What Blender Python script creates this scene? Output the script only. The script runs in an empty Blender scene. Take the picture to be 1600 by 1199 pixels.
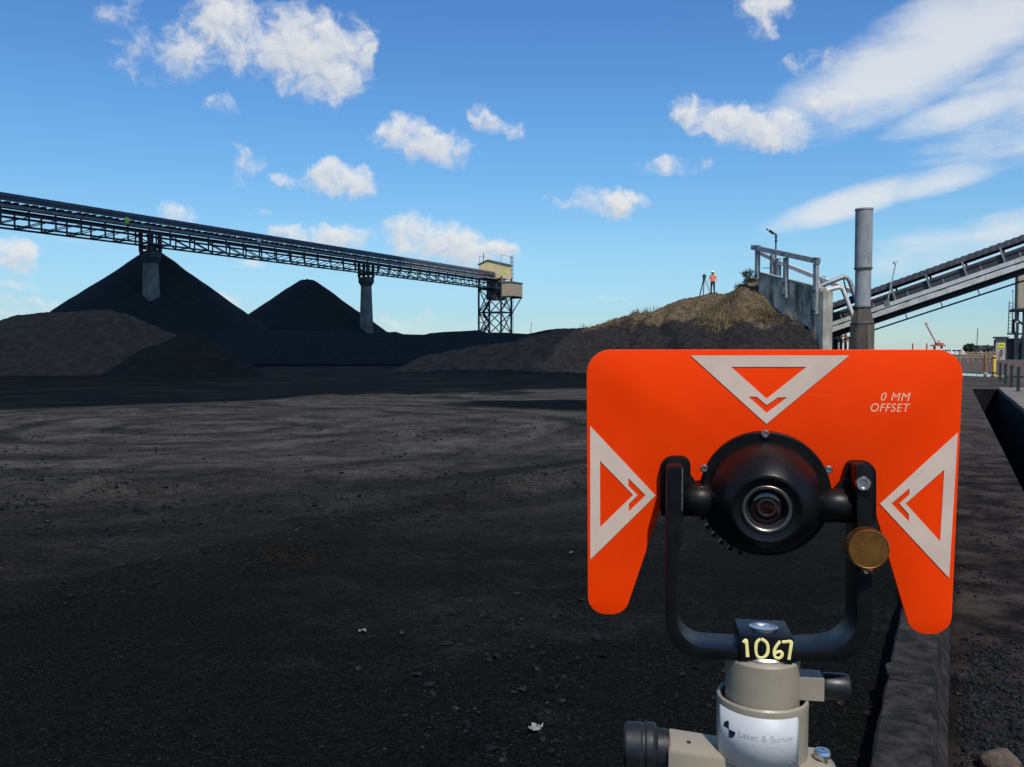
import bpy, bmesh, math, random
import numpy as np
from mathutils import Vector, Matrix

random.seed(7)
rng = np.random.default_rng(11)
scene = bpy.context.scene
COL = scene.collection
R = math.radians

# ------------------------------------------------------------------ camera
F = 1330.0                       # focal length in pixels of the 1600 px wide photograph
CAM_Z = 1.6
PITCH = math.atan(51.5 / F)
cam_d = bpy.data.cameras.new('camera')
cam = bpy.data.objects.new('camera', cam_d)
COL.objects.link(cam)
cam_d.sensor_width = 36.0
cam_d.lens = 36.0 * F / 1600.0
cam_d.clip_start = 0.02
cam_d.clip_end = 20000
cam.location = (0, 0, CAM_Z)
cam.rotation_euler = (math.pi / 2 - PITCH, 0, 0)
scene.camera = cam

# ------------------------------------------------------------------ light and exposure
SUN_AZ, SUN_EL = 167.0, 56.0      # azimuth clockwise from +Y
SUN_DIR = Vector((math.cos(R(SUN_EL)) * math.sin(R(SUN_AZ)), math.cos(R(SUN_EL)) * math.cos(R(SUN_AZ)), math.sin(R(SUN_EL))))
sun_d = bpy.data.lights.new('sun', 'SUN')
sun_d.energy = 3.6
sun_d.angle = R(1.0)
sun_d.color = (1.0, 0.95, 0.86)
sun = bpy.data.objects.new('sun', sun_d)
COL.objects.link(sun)
sun.rotation_euler = (-SUN_DIR).to_track_quat('-Z', 'Y').to_euler()
sun.location = (30, 20, 60)

vs = scene.view_settings
scene.display_settings.display_device = 'sRGB'
vs.view_transform = 'Standard'
vs.look = 'None'
vs.exposure = 0.35
vs.gamma = 1.0
vs.use_curve_mapping = False
scene.cycles.use_denoising = True
scene.cycles.max_bounces = 6
scene.cycles.sample_clamp_indirect = 4.0
scene.cycles.use_adaptive_sampling = True
scene.cycles.adaptive_threshold = 0.02

SKY_STRENGTH = 0.105


def ray(px, py):
    dx = (px - 800.0) / F
    dy = (599.5 - py) / F
    c, s = math.cos(PITCH), math.sin(PITCH)
    return Vector((dx, c + dy * s, -s + dy * c))


def P(px, py, Y):
    """world point seen at photograph pixel (px, py) at depth Y in front of the camera"""
    d = ray(px, py)
    k = Y / d.y
    return Vector((d.x * k, Y, CAM_Z + d.z * k))


def G(px, py, z=0.0):
    d = ray(px, py)
    k = (z - CAM_Z) / d.z
    return Vector((d.x * k, d.y * k, z))


# ------------------------------------------------------------------ world: sky and clouds
world = bpy.data.worlds.new('World')
scene.world = world
world.use_nodes = True
world.cycles.sampling_method = 'MANUAL'
world.cycles.sample_map_resolution = 512
wt = world.node_tree
wt.nodes.clear()


class NT:
    """thin helper round a node tree"""
    def __init__(self, tree):
        self.t = tree

    def n(self, typ, **kw):
        nd = self.t.nodes.new(typ)
        for k, v in kw.items():
            setattr(nd, k, v)
        return nd

    def link(self, a, b):
        self.t.links.new(a, b)

    def put(self, sock, v):
        if isinstance(v, (int, float)):
            sock.default_value = v
        elif isinstance(v, (tuple, list)):
            sock.default_value = v
        else:
            self.link(v, sock)

    def math(self, op, a, b=0.0, c=0.0, clamp=False):
        nd = self.n('ShaderNodeMath', operation=op, use_clamp=clamp)
        self.put(nd.inputs[0], a)
        self.put(nd.inputs[1], b)
        self.put(nd.inputs[2], c)
        return nd.outputs[0]

    def vmath(self, op, a, b=(0, 0, 0), out=0):
        nd = self.n('ShaderNodeVectorMath', operation=op)
        self.put(nd.inputs[0], a)
        self.put(nd.inputs[1], b)
        return nd.outputs[out]

    def smooth(self, x, lo, hi, a=0.0, b=1.0):
        nd = self.n('ShaderNodeMapRange', interpolation_type='SMOOTHSTEP')
        self.put(nd.inputs['Value'], x)
        nd.inputs['From Min'].default_value = lo
        nd.inputs['From Max'].default_value = hi
        nd.inputs['To Min'].default_value = a
        nd.inputs['To Max'].default_value = b
        return nd.outputs[0]

    def noise(self, vec, scale, detail=4, rough=0.55, dist=0.0, col=False):
        nd = self.n('ShaderNodeTexNoise')
        if vec is not None:
            self.link(vec, nd.inputs['Vector'])
        nd.inputs['Scale'].default_value = scale
        nd.inputs['Detail'].default_value = detail
        nd.inputs['Roughness'].default_value = rough
        nd.inputs['Distortion'].default_value = dist
        return nd.outputs['Color' if col else 'Fac']

    def mapping(self, vec, loc=(0, 0, 0), rot=(0, 0, 0), scale=(1, 1, 1), typ='POINT'):
        nd = self.n('ShaderNodeMapping', vector_type=typ)
        self.link(vec, nd.inputs['Vector'])
        nd.inputs['Location'].default_value = loc
        nd.inputs['Rotation'].default_value = rot
        nd.inputs['Scale'].default_value = scale
        return nd.outputs[0]

    def mix(self, fac, a, b):
        nd = self.n('ShaderNodeMix', data_type='RGBA')
        self.put(nd.inputs['Factor'], fac)
        for s, v in (('A', a), ('B', b)):
            sk = [i for i in nd.inputs if i.name == s and i.type == 'RGBA'][0]
            if isinstance(v, tuple):
                sk.default_value = (*v[:3], 1)
            else:
                self.link(v, sk)
        return [o for o in nd.outputs if o.type == 'RGBA'][0]


def azel(px, py):
    d = ray(px, py).normalized()
    return math.atan2(d.x, d.y) * F, math.asin(d.z) * F


# cumulus lumps: photograph pixel, half width, half height, tilt (deg), weight
CUMULUS = [
    (352, 45, 75, 70, 0, 1.0), (300, 75, 130, 55, -12, .72), (485, 85, 125, 85, 20, 1.1), (415, 90, 110, 48, 0, .75),
    (235, 95, 90, 44, 0, .52), (545, 78, 62, 70, 0, .85), (190, 18, 50, 34, 0, .5), (343, 165, 38, 26, 0, .62),
    (650, 222, 110, 42, 8, .95), (715, 233, 60, 26, 10, .7), (770, 190, 62, 30, 18, .75), (525, 281, 72, 38, 6, 1.0), (460, 283, 50, 14, 0, .5),
    (382, 258, 40, 50, 20, .5), (955, 315, 80, 32, 8, .95), (880, 312, 50, 16, 0, .4), (700, 378, 130, 46, 8, 1.05), (642, 366, 62, 42, 0, 1.0),
    (770, 392, 66, 38, 0, .9), (510, 368, 110, 30, 0, .85), (280, 333, 50, 22, 0, .55), (402, 332, 32, 12, 0, .45),
    (0, 394, 60, 32, 10, .9), (15, 442, 50, 14, 0, .5), (392, 416, 38, 14, 0, .6), (95, 372, 60, 18, 0, .4),
    (1150, 192, 120, 42, 12, .95), (1205, 205, 80, 40, 0, 1.0), (1085, 178, 56, 32, 15, .9), (1305, 165, 60, 34, 10, .68),
    (1050, 258, 80, 20, 0, .5), (1195, 8, 70, 30, 0, .8), (1193, 42, 34, 32, 0, .7), (1265, 97, 62, 28, 0, .6),
    (60, 485, 190, 34, 0, .55), (340, 478, 90, 26, 0, .5), (200, 462, 110, 26, 0, .5), (620, 500, 150, 22, 0, .40), (950, 470, 120, 16, 0, .32), (1420, 470, 130, 24, 0, .42),
    (-200, 260, 160, 60, 0, .9), (-420, 90, 200, 90, 0, .9), (1950, 330, 170, 50, 0, .8),
]
CIRRUS = [
    (1480, 62, 330, 85, -22, 1.0), (1560, 20, 190, 75, -24, .95), (1370, 112, 130, 40, -14, .8), (1540, 165, 170, 36, -12, .85),
    (1330, 316, 160, 30, -14, .95), (1440, 288, 150, 26, -10, .8), (1560, 228, 120, 14, -6, .45),
    (1480, 392, 170, 52, -8, .62), (1570, 362, 110, 36, -14, .7), (1800, 60, 360, 120, -22, .9), (1300, 130, 70, 30, 0, .5),
]


def blob_field(T, v, blobs, k):
    """max over soft ellipses; v = (azimuth, elevation, 1) in pixel units"""
    acc = None
    for (cx, cy, rx, ry, rot, wgt) in blobs:
        a, e = azel(cx, cy)
        rx, ry = rx * k, ry * k
        c_, s_ = math.cos(R(-rot)), math.sin(R(-rot))
        q1 = T.vmath('DOT_PRODUCT', v, (c_ / rx, s_ / rx, -(a * c_ + e * s_) / rx), 1)
        q2 = T.vmath('DOT_PRODUCT', v, (-s_ / ry, c_ / ry, (a * s_ - e * c_) / ry), 1)
        d2 = T.math('MULTIPLY_ADD', q2, q2, T.math('MULTIPLY', q1, q1))
        f = T.math('MULTIPLY_ADD', d2, -wgt, wgt)
        acc = T.math('MAXIMUM', f, 0.0) if acc is None else T.math('MAXIMUM', acc, f)
    return acc


W = NT(wt)
tc = W.n('ShaderNodeTexCoord')
dirv = tc.outputs['Generated']
sx = W.n('ShaderNodeSeparateXYZ')
W.link(dirv, sx.inputs[0])
az = W.math('MULTIPLY', W.math('ARCTAN2', sx.outputs[0], sx.outputs[1]), F)
el = W.math('MULTIPLY', W.math('ARCSINE', sx.outputs[2]), F)
cmb = W.n('ShaderNodeCombineXYZ')
W.link(az, cmb.inputs[0])
W.link(el, cmb.inputs[1])
cmb.inputs[2].default_value = 1.0
skyv = cmb.outputs[0]
wn = W.vmath('SUBTRACT', W.noise(skyv, .017, 3, .6, 0, True), (.5, .5, .5))
warped = W.vmath('MULTIPLY_ADD', wn, (60, 44, 0))
warped_nd = warped.node
W.link(skyv, warped_nd.inputs[2])
# the rest of the sky: the same scattered cumulus round the whole horizon
outm = W.math('MAXIMUM', W.smooth(W.math('ABSOLUTE', az), 800, 1000), W.smooth(el, 640, 800))
gen = W.math('MULTIPLY', W.math('MULTIPLY', W.smooth(W.noise(skyv, .0042, 3, .5), .54, .74), outm), W.smooth(el, 20, 120))
b1 = W.math('MAXIMUM', blob_field(W, warped, CUMULUS, .93), gen)
b2 = W.math('MAXIMUM', blob_field(W, W.vmath('ADD', warped, (4, 12, 0)), CUMULUS, .93), gen)
n1 = W.math('SUBTRACT', W.noise(warped, .024, 8, .60), .5)
n2 = W.math('SUBTRACT', W.noise(W.vmath('ADD', warped, (5, 10, 0)), .024, 6, .60), .5)
f1 = W.math('MULTIPLY_ADD', n1, 2.0, b1)
f2 = W.math('MULTIPLY_ADD', n2, 2.0, b2)
dens = W.math('MULTIPLY', W.smooth(f1, .18, 1.05), W.smooth(b1, .0, .34))
shade = W.math('MULTIPLY_ADD', W.math('SUBTRACT', f1, f2), .80, .66, clamp=True)
shade = W.math('MULTIPLY_ADD', W.smooth(f1, .6, 1.2), -.14, shade, clamp=True)
# cirrus: thin streaks
acc = blob_field(W, skyv, CIRRUS, .95)
cv = W.mapping(skyv, (0, 0, 0), (0, 0, R(-21)), (.0050, .024, 1))
cn = W.noise(cv, 1.0, 6, .62, .4)
cn2 = W.noise(skyv, .018, 5, .65)
cf = W.math('MULTIPLY_ADD', W.math('SUBTRACT', cn, .5), 1.0, acc)
cf = W.math('MULTIPLY_ADD', W.math('SUBTRACT', cn2, .5), .45, cf)
cf = W.math('MULTIPLY', W.smooth(cf, .12, 1.0), W.smooth(acc, 0.0, .35))
cf = W.math('MULTIPLY', cf, .80)

sky = W.n('ShaderNodeTexSky', sky_type='NISHITA')
sky.sun_disc = False
sky.sun_elevation = R(SUN_EL)
sky.sun_rotation = R(SUN_AZ)
sky.altitude = 0
sky.air_density = 1.0
sky.dust_density = 0.15
sky.ozone_density = 3.0
hs = W.n('ShaderNodeHueSaturation')
hs.inputs['Saturation'].default_value = 1.12
W.link(sky.outputs[0], hs.inputs['Color'])
bg_sky = W.n('ShaderNodeBackground')
ramp = W.n('ShaderNodeValToRGB')
er = ramp.color_ramp
stops = [(0.0, (.49, .655, .87)), (2.5, (.50, .66, .83)), (6.5, (.70, .87, .92)), (14, (.69, .96, 1.08)), (23, (.64, .87, 1.12)), (60, (.70, .88, 1.08))]
er.elements[0].position, er.elements[0].color = 0.0, (*stops[0][1], 1)
er.elements[1].position, er.elements[1].color = 1.0, (*stops[-1][1], 1)
for (deg, cc) in stops[1:-1]:
    e_ = er.elements.new(deg / 60)
    e_.color = (*cc, 1)
W.link(W.math('DIVIDE', el, R(60) * F), ramp.inputs[0])
mul = W.n('ShaderNodeMix', data_type='RGBA', blend_type='MULTIPLY')
mul.inputs['Factor'].default_value = 1.0
W.link(hs.outputs[0], [i for i in mul.inputs if i.name == 'A' and i.type == 'RGBA'][0])
W.link(ramp.outputs[0], [i for i in mul.inputs if i.name == 'B' and i.type == 'RGBA'][0])
W.link([o for o in mul.outputs if o.type == 'RGBA'][0], bg_sky.inputs[0])
bg_sky.inputs[1].default_value = SKY_STRENGTH
bg_cu = W.n('ShaderNodeBackground')
W.link(W.mix(shade, (.36, .41, .50), (.66, .655, .645)), bg_cu.inputs[0])
bg_ci = W.n('ShaderNodeBackground')
bg_ci.inputs[0].default_value = (.64, .645, .645, 1)
m1 = W.n('ShaderNodeMixShader')
W.link(cf, m1.inputs[0])
W.link(bg_sky.outputs[0], m1.inputs[1])
W.link(bg_ci.outputs[0], m1.inputs[2])
m2 = W.n('ShaderNodeMixShader')
W.link(W.math('MULTIPLY', dens, .94), m2.inputs[0])
W.link(m1.outputs[0], m2.inputs[1])
W.link(bg_cu.outputs[0], m2.inputs[2])
wo = W.n('ShaderNodeOutputWorld')
W.link(m2.outputs[0], wo.inputs[0])

# ------------------------------------------------------------------ materials
MATS = {}


def mat(name, col, rough=.6, metal=0.0, var=.18, scale=3.0, bump=0.0, bscale=40.0, spec=.35, streak=0.0, dirt=None, dirt_amt=.5, coat=0.0, dlo=.48):
    if name in MATS:
        return MATS[name]
    m = bpy.data.materials.new(name)
    m.use_nodes = True
    T = NT(m.node_tree)
    b = m.node_tree.nodes['Principled BSDF']
    geo = T.n('ShaderNodeNewGeometry')
    pos = geo.outputs['Position']
    n1 = T.noise(pos, scale, 5, .6)
    lo = tuple(c * (1 - var) for c in col)
    hi = tuple(min(1, c * (1 + var)) for c in col)
    c = T.mix(T.smooth(n1, .3, .7), lo, hi)
    if dirt is not None:
        d1 = T.noise(T.mapping(pos, scale=(1, 1, .25 if streak else 1)), scale * 1.9, 6, .65)
        c = T.mix(T.math('MULTIPLY', T.smooth(d1, dlo, dlo + .24), dirt_amt), c, dirt)
    T.link(c, b.inputs['Base Color'])
    b.inputs['Roughness'].default_value = rough
    rr = T.smooth(T.noise(pos, scale * 3, 4), .25, .75, max(0, rough - .08), min(1, rough + .08))
    T.link(rr, b.inputs['Roughness'])
    b.inputs['Metallic'].default_value = metal
    b.inputs['Specular IOR Level'].default_value = spec
    b.inputs['Coat Weight'].default_value = coat
    if bump:
        bp = T.n('ShaderNodeBump')
        bp.inputs['Strength'].default_value = 1.0
        bp.inputs['Distance'].default_value = bump
        T.link(T.noise(pos, bscale, 6, .65), bp.inputs['Height'])
        T.link(bp.outputs[0], b.inputs['Normal'])
    MATS[name] = m
    return m


# site axis: kerb, drain and bank run this way
SITE_A = Vector((ray(1489, 548).x, ray(1489, 548).y, 0)).normalized()
SITE_B = Vector((SITE_A.y, -SITE_A.x, 0))


def S(s, t, z=0.0):
    p = SITE_B * s + SITE_A * t
    return Vector((p.x, p.y, z))


def coal_material(name, c_dark, c_light, c_brown=None, ground=False, grain=1.0, spec=.035):
    m = bpy.data.materials.new(name)
    m.use_nodes = True
    T = NT(m.node_tree)
    b = m.node_tree.nodes['Principled BSDF']
    pos = T.n('ShaderNodeNewGeometry').outputs['Position']
    fine = T.noise(pos, 26 * grain, 8, .72)
    mid = T.noise(pos, 2.3 * grain, 6, .62)
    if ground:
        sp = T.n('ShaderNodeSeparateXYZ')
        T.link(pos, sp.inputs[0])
        # paler part of the yard: an oval circuit with curved wheel tracks
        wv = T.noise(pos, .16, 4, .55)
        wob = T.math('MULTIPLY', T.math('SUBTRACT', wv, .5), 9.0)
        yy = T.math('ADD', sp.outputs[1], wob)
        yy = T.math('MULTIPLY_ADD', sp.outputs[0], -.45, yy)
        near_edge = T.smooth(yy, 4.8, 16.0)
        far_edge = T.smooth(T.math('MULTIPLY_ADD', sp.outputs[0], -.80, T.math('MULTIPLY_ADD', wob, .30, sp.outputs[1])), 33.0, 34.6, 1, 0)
        pale_mask = T.math('MULTIPLY', near_edge, far_edge)
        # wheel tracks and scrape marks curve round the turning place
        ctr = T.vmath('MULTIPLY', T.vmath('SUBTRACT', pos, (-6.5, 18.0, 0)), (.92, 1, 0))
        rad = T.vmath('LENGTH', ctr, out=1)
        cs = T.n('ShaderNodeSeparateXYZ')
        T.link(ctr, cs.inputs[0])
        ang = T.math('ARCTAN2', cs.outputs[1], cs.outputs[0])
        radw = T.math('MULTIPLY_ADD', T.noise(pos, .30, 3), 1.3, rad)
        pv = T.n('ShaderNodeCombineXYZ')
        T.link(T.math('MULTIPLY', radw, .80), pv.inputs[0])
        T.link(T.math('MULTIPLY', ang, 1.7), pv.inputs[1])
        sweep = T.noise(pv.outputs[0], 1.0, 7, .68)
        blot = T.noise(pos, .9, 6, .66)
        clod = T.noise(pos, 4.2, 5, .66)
        pale_mask = T.math('MULTIPLY', pale_mask, T.smooth(sweep, .32, .64, .40, 1.05))
        pale_mask = T.math('MULTIPLY', pale_mask, T.smooth(blot, .30, .66, .42, 1.1))
        pale_mask = T.math('MULTIPLY', pale_mask, T.smooth(clod, .30, .64, .62, 1.15))
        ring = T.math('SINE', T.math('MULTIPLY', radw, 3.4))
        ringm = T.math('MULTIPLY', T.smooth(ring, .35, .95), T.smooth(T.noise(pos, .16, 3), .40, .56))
        pale_mask = T.math('MULTIPLY', pale_mask, T.math('MULTIPLY_ADD', ringm, -.55, 1.0))
        # patches of weaker pale tone on the near ground
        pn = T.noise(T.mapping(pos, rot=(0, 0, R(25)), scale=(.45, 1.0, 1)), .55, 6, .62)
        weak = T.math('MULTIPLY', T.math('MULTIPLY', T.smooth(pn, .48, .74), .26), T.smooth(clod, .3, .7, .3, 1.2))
        pale_mask = T.math('MAXIMUM', pale_mask, weak)
        pale_mask = T.math('MULTIPLY', pale_mask, T.smooth(fine, .22, .62, .55, 1.0))
        # darker black patch near the far puddle
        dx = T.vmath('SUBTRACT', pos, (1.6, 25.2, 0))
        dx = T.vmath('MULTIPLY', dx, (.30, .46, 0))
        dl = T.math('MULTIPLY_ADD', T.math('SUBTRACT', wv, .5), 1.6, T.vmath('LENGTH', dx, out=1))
        off_patch = T.smooth(dl, .75, 1.25)
        pale_mask = T.math('MULTIPLY', pale_mask, off_patch)
        fac = pale_mask
        far_dark = T.math('SUBTRACT', 1.0, far_edge)  # darker ground past the far edge of the pale part
        c_dark = T.mix(T.math('MAXIMUM', far_dark, T.math('SUBTRACT', 1.0, off_patch)), c_dark, (.0026, .0032, .0036))
    else:
        fac = T.math('MULTIPLY', T.smooth(mid, .35, .66), T.smooth(fine, .25, .7))
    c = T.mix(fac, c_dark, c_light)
    # grain: lighter grit among the dark
    gr = T.noise(pos, 70 * grain, 4, .7)
    gm = T.math('MULTIPLY', T.smooth(gr, .32, .70, .45, 1.75), T.smooth(fine, .34, .68, .60, 1.45))
    nd_ = T.n('ShaderNodeVectorMath', operation='SCALE')
    T.link(c, nd_.inputs[0])
    T.link(gm, nd_.inputs['Scale'])
    c = nd_.outputs[0]
    c = T.mix(T.math('MULTIPLY', T.smooth(gr, .60, .74), .35), c, tuple(min(1, x * 1.5) for x in c_light))
    vor = T.n('ShaderNodeTexVoronoi')
    T.link(pos, vor.inputs['Vector'])
    vor.inputs['Scale'].default_value = 9 * grain
    speck = T.smooth(vor.outputs['Distance'], .03, .075, 1, 0)
    sel = T.n('ShaderNodeSeparateColor')
    T.link(vor.outputs['Color'], sel.inputs[0])
    speck = T.math('MULTIPLY', speck, T.smooth(sel.outputs[0], .86, .9))
    c = T.mix(T.math('MULTIPLY', speck, .55), c, (.13, .12, .11))  # sparse pale specks: grit, and coal glints painted into the colour
    if ground:
        # brown earth beyond the drain and at the far end
        sdot = T.vmath('DOT_PRODUCT', pos, tuple(SITE_B), 1)
        tdot = T.vmath('DOT_PRODUCT', pos, tuple(SITE_A), 1)
        nb = T.math('MULTIPLY', T.math('SUBTRACT', T.noise(pos, .35, 5, .6), .5), 6.0)
        right = T.smooth(T.math('ADD', sdot, T.math('MULTIPLY', nb, .25)), 2.2, 3.4)
        farb = T.math('MULTIPLY', T.smooth(T.math('ADD', tdot, nb), 66, 74), T.smooth(sdot, -14, -4))
        verge = T.math('MULTIPLY', T.math('MULTIPLY', T.smooth(sdot, -.05, .1), T.smooth(mid, .3, .65)), .45)
        eb = T.math('MAXIMUM', right, farb)
        eb = T.math('MAXIMUM', eb, verge)
        earth = T.mix(T.smooth(mid, .3, .7), (.055, .042, .038), (.115, .090, .080))
        c = T.mix(eb, c, earth)
        # far open land
        fl = T.smooth(T.vmath('LENGTH', pos, out=1), 250, 420)
        c = T.mix(fl, c, (.10, .11, .075))
    T.link(c, b.inputs['Base Color'])
    b.inputs['Specular IOR Level'].default_value = spec
    T.link(T.smooth(fine, .3, .7, .72, .95), b.inputs['Roughness'])
    bp = T.n('ShaderNodeBump')
    bp.inputs['Distance'].default_value = .045 if ground else .12
    bp.inputs['Strength'].default_value = 1.0
    hsum = T.math('MULTIPLY_ADD', fine, .55, T.math('MULTIPLY', mid, .8))
    hsum = T.math('MULTIPLY_ADD', gr, .22, hsum)
    T.link(hsum, bp.inputs['Height'])
    T.link(bp.outputs[0], b.inputs['Normal'])
    MATS[name] = m
    return m


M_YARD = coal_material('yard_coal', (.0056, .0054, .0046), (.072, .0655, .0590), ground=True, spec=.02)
M_COAL = coal_material('black_coal', (.024, .022, .019), (.040, .036, .030), grain=.8, spec=.06)
M_COAL_DARK = coal_material('darker_black_coal', (.0018, .0028, .0040), (.0042, .0056, .0074), grain=.6, spec=.05)  # darkened copy of black_coal for the sunlit heaps outside the cloud shade
M_GREY = coal_material('grey_coal', (.0070, .0082, .0102), (.0165, .0175, .0192), grain=.7, spec=.05)
M_STEEL = mat('dark_steel', (.022, .028, .042), .55, 0, .25, 1.0, spec=.3)
M_STEEL2 = mat('hood_steel', (.050, .052, .060), .5, 0, .25, .8, spec=.3, dirt=(.085, .083, .085))
M_RAILGREY = mat('weathered_rail_grey', (.17, .165, .165), .6, 0, .3, 1.0)
M_GALV = mat('galvanised_steel', (.27, .275, .275), .5, .15, .25, 3.0, dirt=(.10, .09, .08), dirt_amt=.6, streak=1)
M_GALVL = mat('pale_galvanised', (.55, .53, .49), .6, .0, .15, 2.0, dirt=(.28, .26, .23), dirt_amt=.5, streak=1)
M_CONC = mat('stained_concrete', (.56, .475, .36), .9, 0, .3, .6, .02, 12, .15, 1, (.070, .060, .046), .93, dlo=.40)
M_CONCL = mat('pale_concrete', (.32, .305, .255), .9, 0, .25, 1.2, .02, 14, .2, 1, (.09, .09, .085), .6)
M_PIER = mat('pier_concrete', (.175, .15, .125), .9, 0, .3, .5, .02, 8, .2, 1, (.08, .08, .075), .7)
M_PIERCAP = mat('dark_cap_concrete', (.070, .070, .072), .9, 0, .3, .5, .02, 8, .2, 1, (.035, .036, .040), .7)  # darker than the shaft concrete below
M_YELLOWC = mat('cream_cladding', (.62, .49, .26), .55, 0, .08, .8, dirt=(.40, .34, .2), dirt_amt=.4, streak=1)
M_TAN = mat('tan_cladding', (.36, .29, .21), .6, 0, .08, .8, dirt=(.24, .20, .15), dirt_amt=.4, streak=1)
M_ROOF = mat('roof_sheet', (.20, .20, .19), .5, 0, .2, 1.0)
M_GREEN = mat('green_paint', (.012, .026, .023), .5, 0, .25, 6.0, dirt=(.04, .035, .03))
M_YEL = mat('yellow_paint', (.62, .40, .06), .5, 0, .15, 8.0, dirt=(.25, .16, .06), dirt_amt=.6, streak=1)
M_SIGN = mat('sign_yellow', (.75, .66, .03), .5, 0, .05, 4.0)
M_LIME = mat('sign_lime', (.42, .72, .06), .5, 0, .05, 4.0)
M_BLACKINK = mat('black_ink', (.012, .012, .014), .6)
M_RUST = mat('rusty_brown', (.16, .075, .045), .8, 0, .3, 4.0, dirt=(.07, .035, .02))
M_TIMBER = mat('weathered_timber', (.27, .19, .11), .85, 0, .3, 4.0, dirt=(.13, .09, .06))
M_RED = mat('faded_red', (.34, .07, .05), .6, 0, .2, 1.0)
M_PALERED = mat('pale_red_boom', (.50, .30, .28), .6, 0, .2, .2)
M_WHITE = mat('white_paint', (.76, .76, .75), .4, 0, .05, 2.0)
M_GLASSD = mat('dark_glass', (.02, .025, .03), .1, 0, .1, 2.0, spec=.6)
M_TYRE = mat('rubber', (.02, .02, .02), .8)
M_FARTREE = mat('far_foliage', (.055, .075, .055), .9, 0, .4, .3)
M_FARB = mat('far_building', (.20, .22, .22), .8, 0, .3, .05)
M_LITTER = mat('white_litter', (.18, .18, .172), .7)
M_ROCK = mat('brown_rock', (.085, .062, .047), .9, 0, .35, 14.0, .01, 60)
M_KERB = mat('worn_kerb_concrete', (.038, .0345, .032), .95, 0, .55, 11.0, .022, 85, .08, 0, (.014, .0135, .0135), .9)

# ------------------------------------------------------------------ mesh helpers
WM = {}


def link(o, parent=None, world=None):
    COL.objects.link(o)
    w = world if world is not None else Matrix.Identity(4)
    WM[o.name] = w
    if parent is not None:
        o.parent = parent
        o.matrix_parent_inverse = WM[parent.name].inverted()
    o.matrix_basis = w
    return o


def tag(o, label, cat=None, group=None, kind=None):
    o['label'] = label
    if cat:
        o['category'] = cat
    if group:
        o['group'] = group
    if kind:
        o['kind'] = kind
    return o


def thing(name, loc, label, cat, group=None):
    o = bpy.data.objects.new(name, None)
    o.empty_display_size = .2
    link(o, None, Matrix.Translation(Vector(loc)))
    return tag(o, label, cat, group)


def mesh_obj(name, verts, faces, m, parent=None, world=None, smooth=False, angle=None):
    me = bpy.data.meshes.new(name)
    me.from_pydata([tuple(v) for v in verts], [], [tuple(f) for f in faces])
    me.update()
    if m:
        me.materials.append(m)
    if smooth or angle is not None:
        me.polygons.foreach_set('use_smooth', [True] * len(me.polygons))
        if angle is not None:
            me.set_sharp_from_angle(angle=R(angle))
    return link(bpy.data.objects.new(name, me), parent, world)


def np_mesh(name, V, Fq, m, smooth=True):
    me = bpy.data.meshes.new(name)
    nv, nf, k = len(V), len(Fq), Fq.shape[1]
    me.vertices.add(nv)
    me.vertices.foreach_set('co', np.asarray(V, dtype=np.float32).ravel())
    me.loops.add(nf * k)
    me.loops.foreach_set('vertex_index', Fq.astype(np.int32).ravel())
    me.polygons.add(nf)
    me.polygons.foreach_set('loop_start', np.arange(nf, dtype=np.int32) * k)
    me.polygons.foreach_set('use_smooth', np.full(nf, smooth))
    me.update(calc_edges=True)
    if m:
        me.materials.append(m)
    return me


_unit = {}


def unit_mesh(kind, m):
    key = (kind, m.name)
    if key in _unit:
        return _unit[key]
    bm = bmesh.new()
    if kind == 'box':
        bmesh.ops.create_cube(bm, size=1.0)
    else:
        n = int(kind[3:])
        bmesh.ops.create_cone(bm, cap_ends=True, segments=n, radius1=.5, radius2=.5, depth=1.0)
        bmesh.ops.rotate(bm, verts=bm.verts, matrix=Matrix.Rotation(math.pi / 2, 3, 'X'))
    me = bpy.data.meshes.new(kind)
    bm.to_mesh(me)
    bm.free()
    me.materials.append(m)
    if kind != 'box':
        me.polygons.foreach_set('use_smooth', [len(p.vertices) == 4 for p in me.polygons])
    _unit[key] = me
    return me


def frame_matrix(p0, p1, w, h, up=Vector((0, 0, 1))):
    p0, p1 = Vector(p0), Vector(p1)
    y = p1 - p0
    L = y.length
    y = y / L
    x = y.cross(up)
    if x.length < 1e-4:
        x = y.cross(Vector((0, 1, 0)))
        if x.length < 1e-4:
            x = Vector((1, 0, 0))
    x.normalize()
    z = x.cross(y)
    M = Matrix((x * w, y * L, z * h)).transposed().to_4x4()
    M.translation = (p0 + p1) / 2
    return M


def beam(name, p0, p1, w, h, m, parent=None, up=Vector((0, 0, 1)), kind='box'):
    o = bpy.data.objects.new(name, unit_mesh(kind, m))
    return link(o, parent, frame_matrix(p0, p1, w, h, up))


def rod(name, p0, p1, d, m, parent=None, seg=10):
    return beam(name, p0, p1, d, d, m, parent, kind='cyl%d' % seg)


def obox(name, c, ax, ay, lx, ly, z0, z1, m, parent=None):
    """box with base corner c, horizontal axes ax, ay"""
    c, ax, ay = Vector(c), Vector(ax), Vector(ay)
    M = Matrix((ax * lx, ay * ly, Vector((0, 0, 1)) * (z1 - z0))).transposed().to_4x4()
    ctr = c + ax * lx / 2 + ay * ly / 2
    M.translation = Vector((ctr.x, ctr.y, (z0 + z1) / 2))
    return link(bpy.data.objects.new(name, unit_mesh('box', m)), parent, M)


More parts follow.
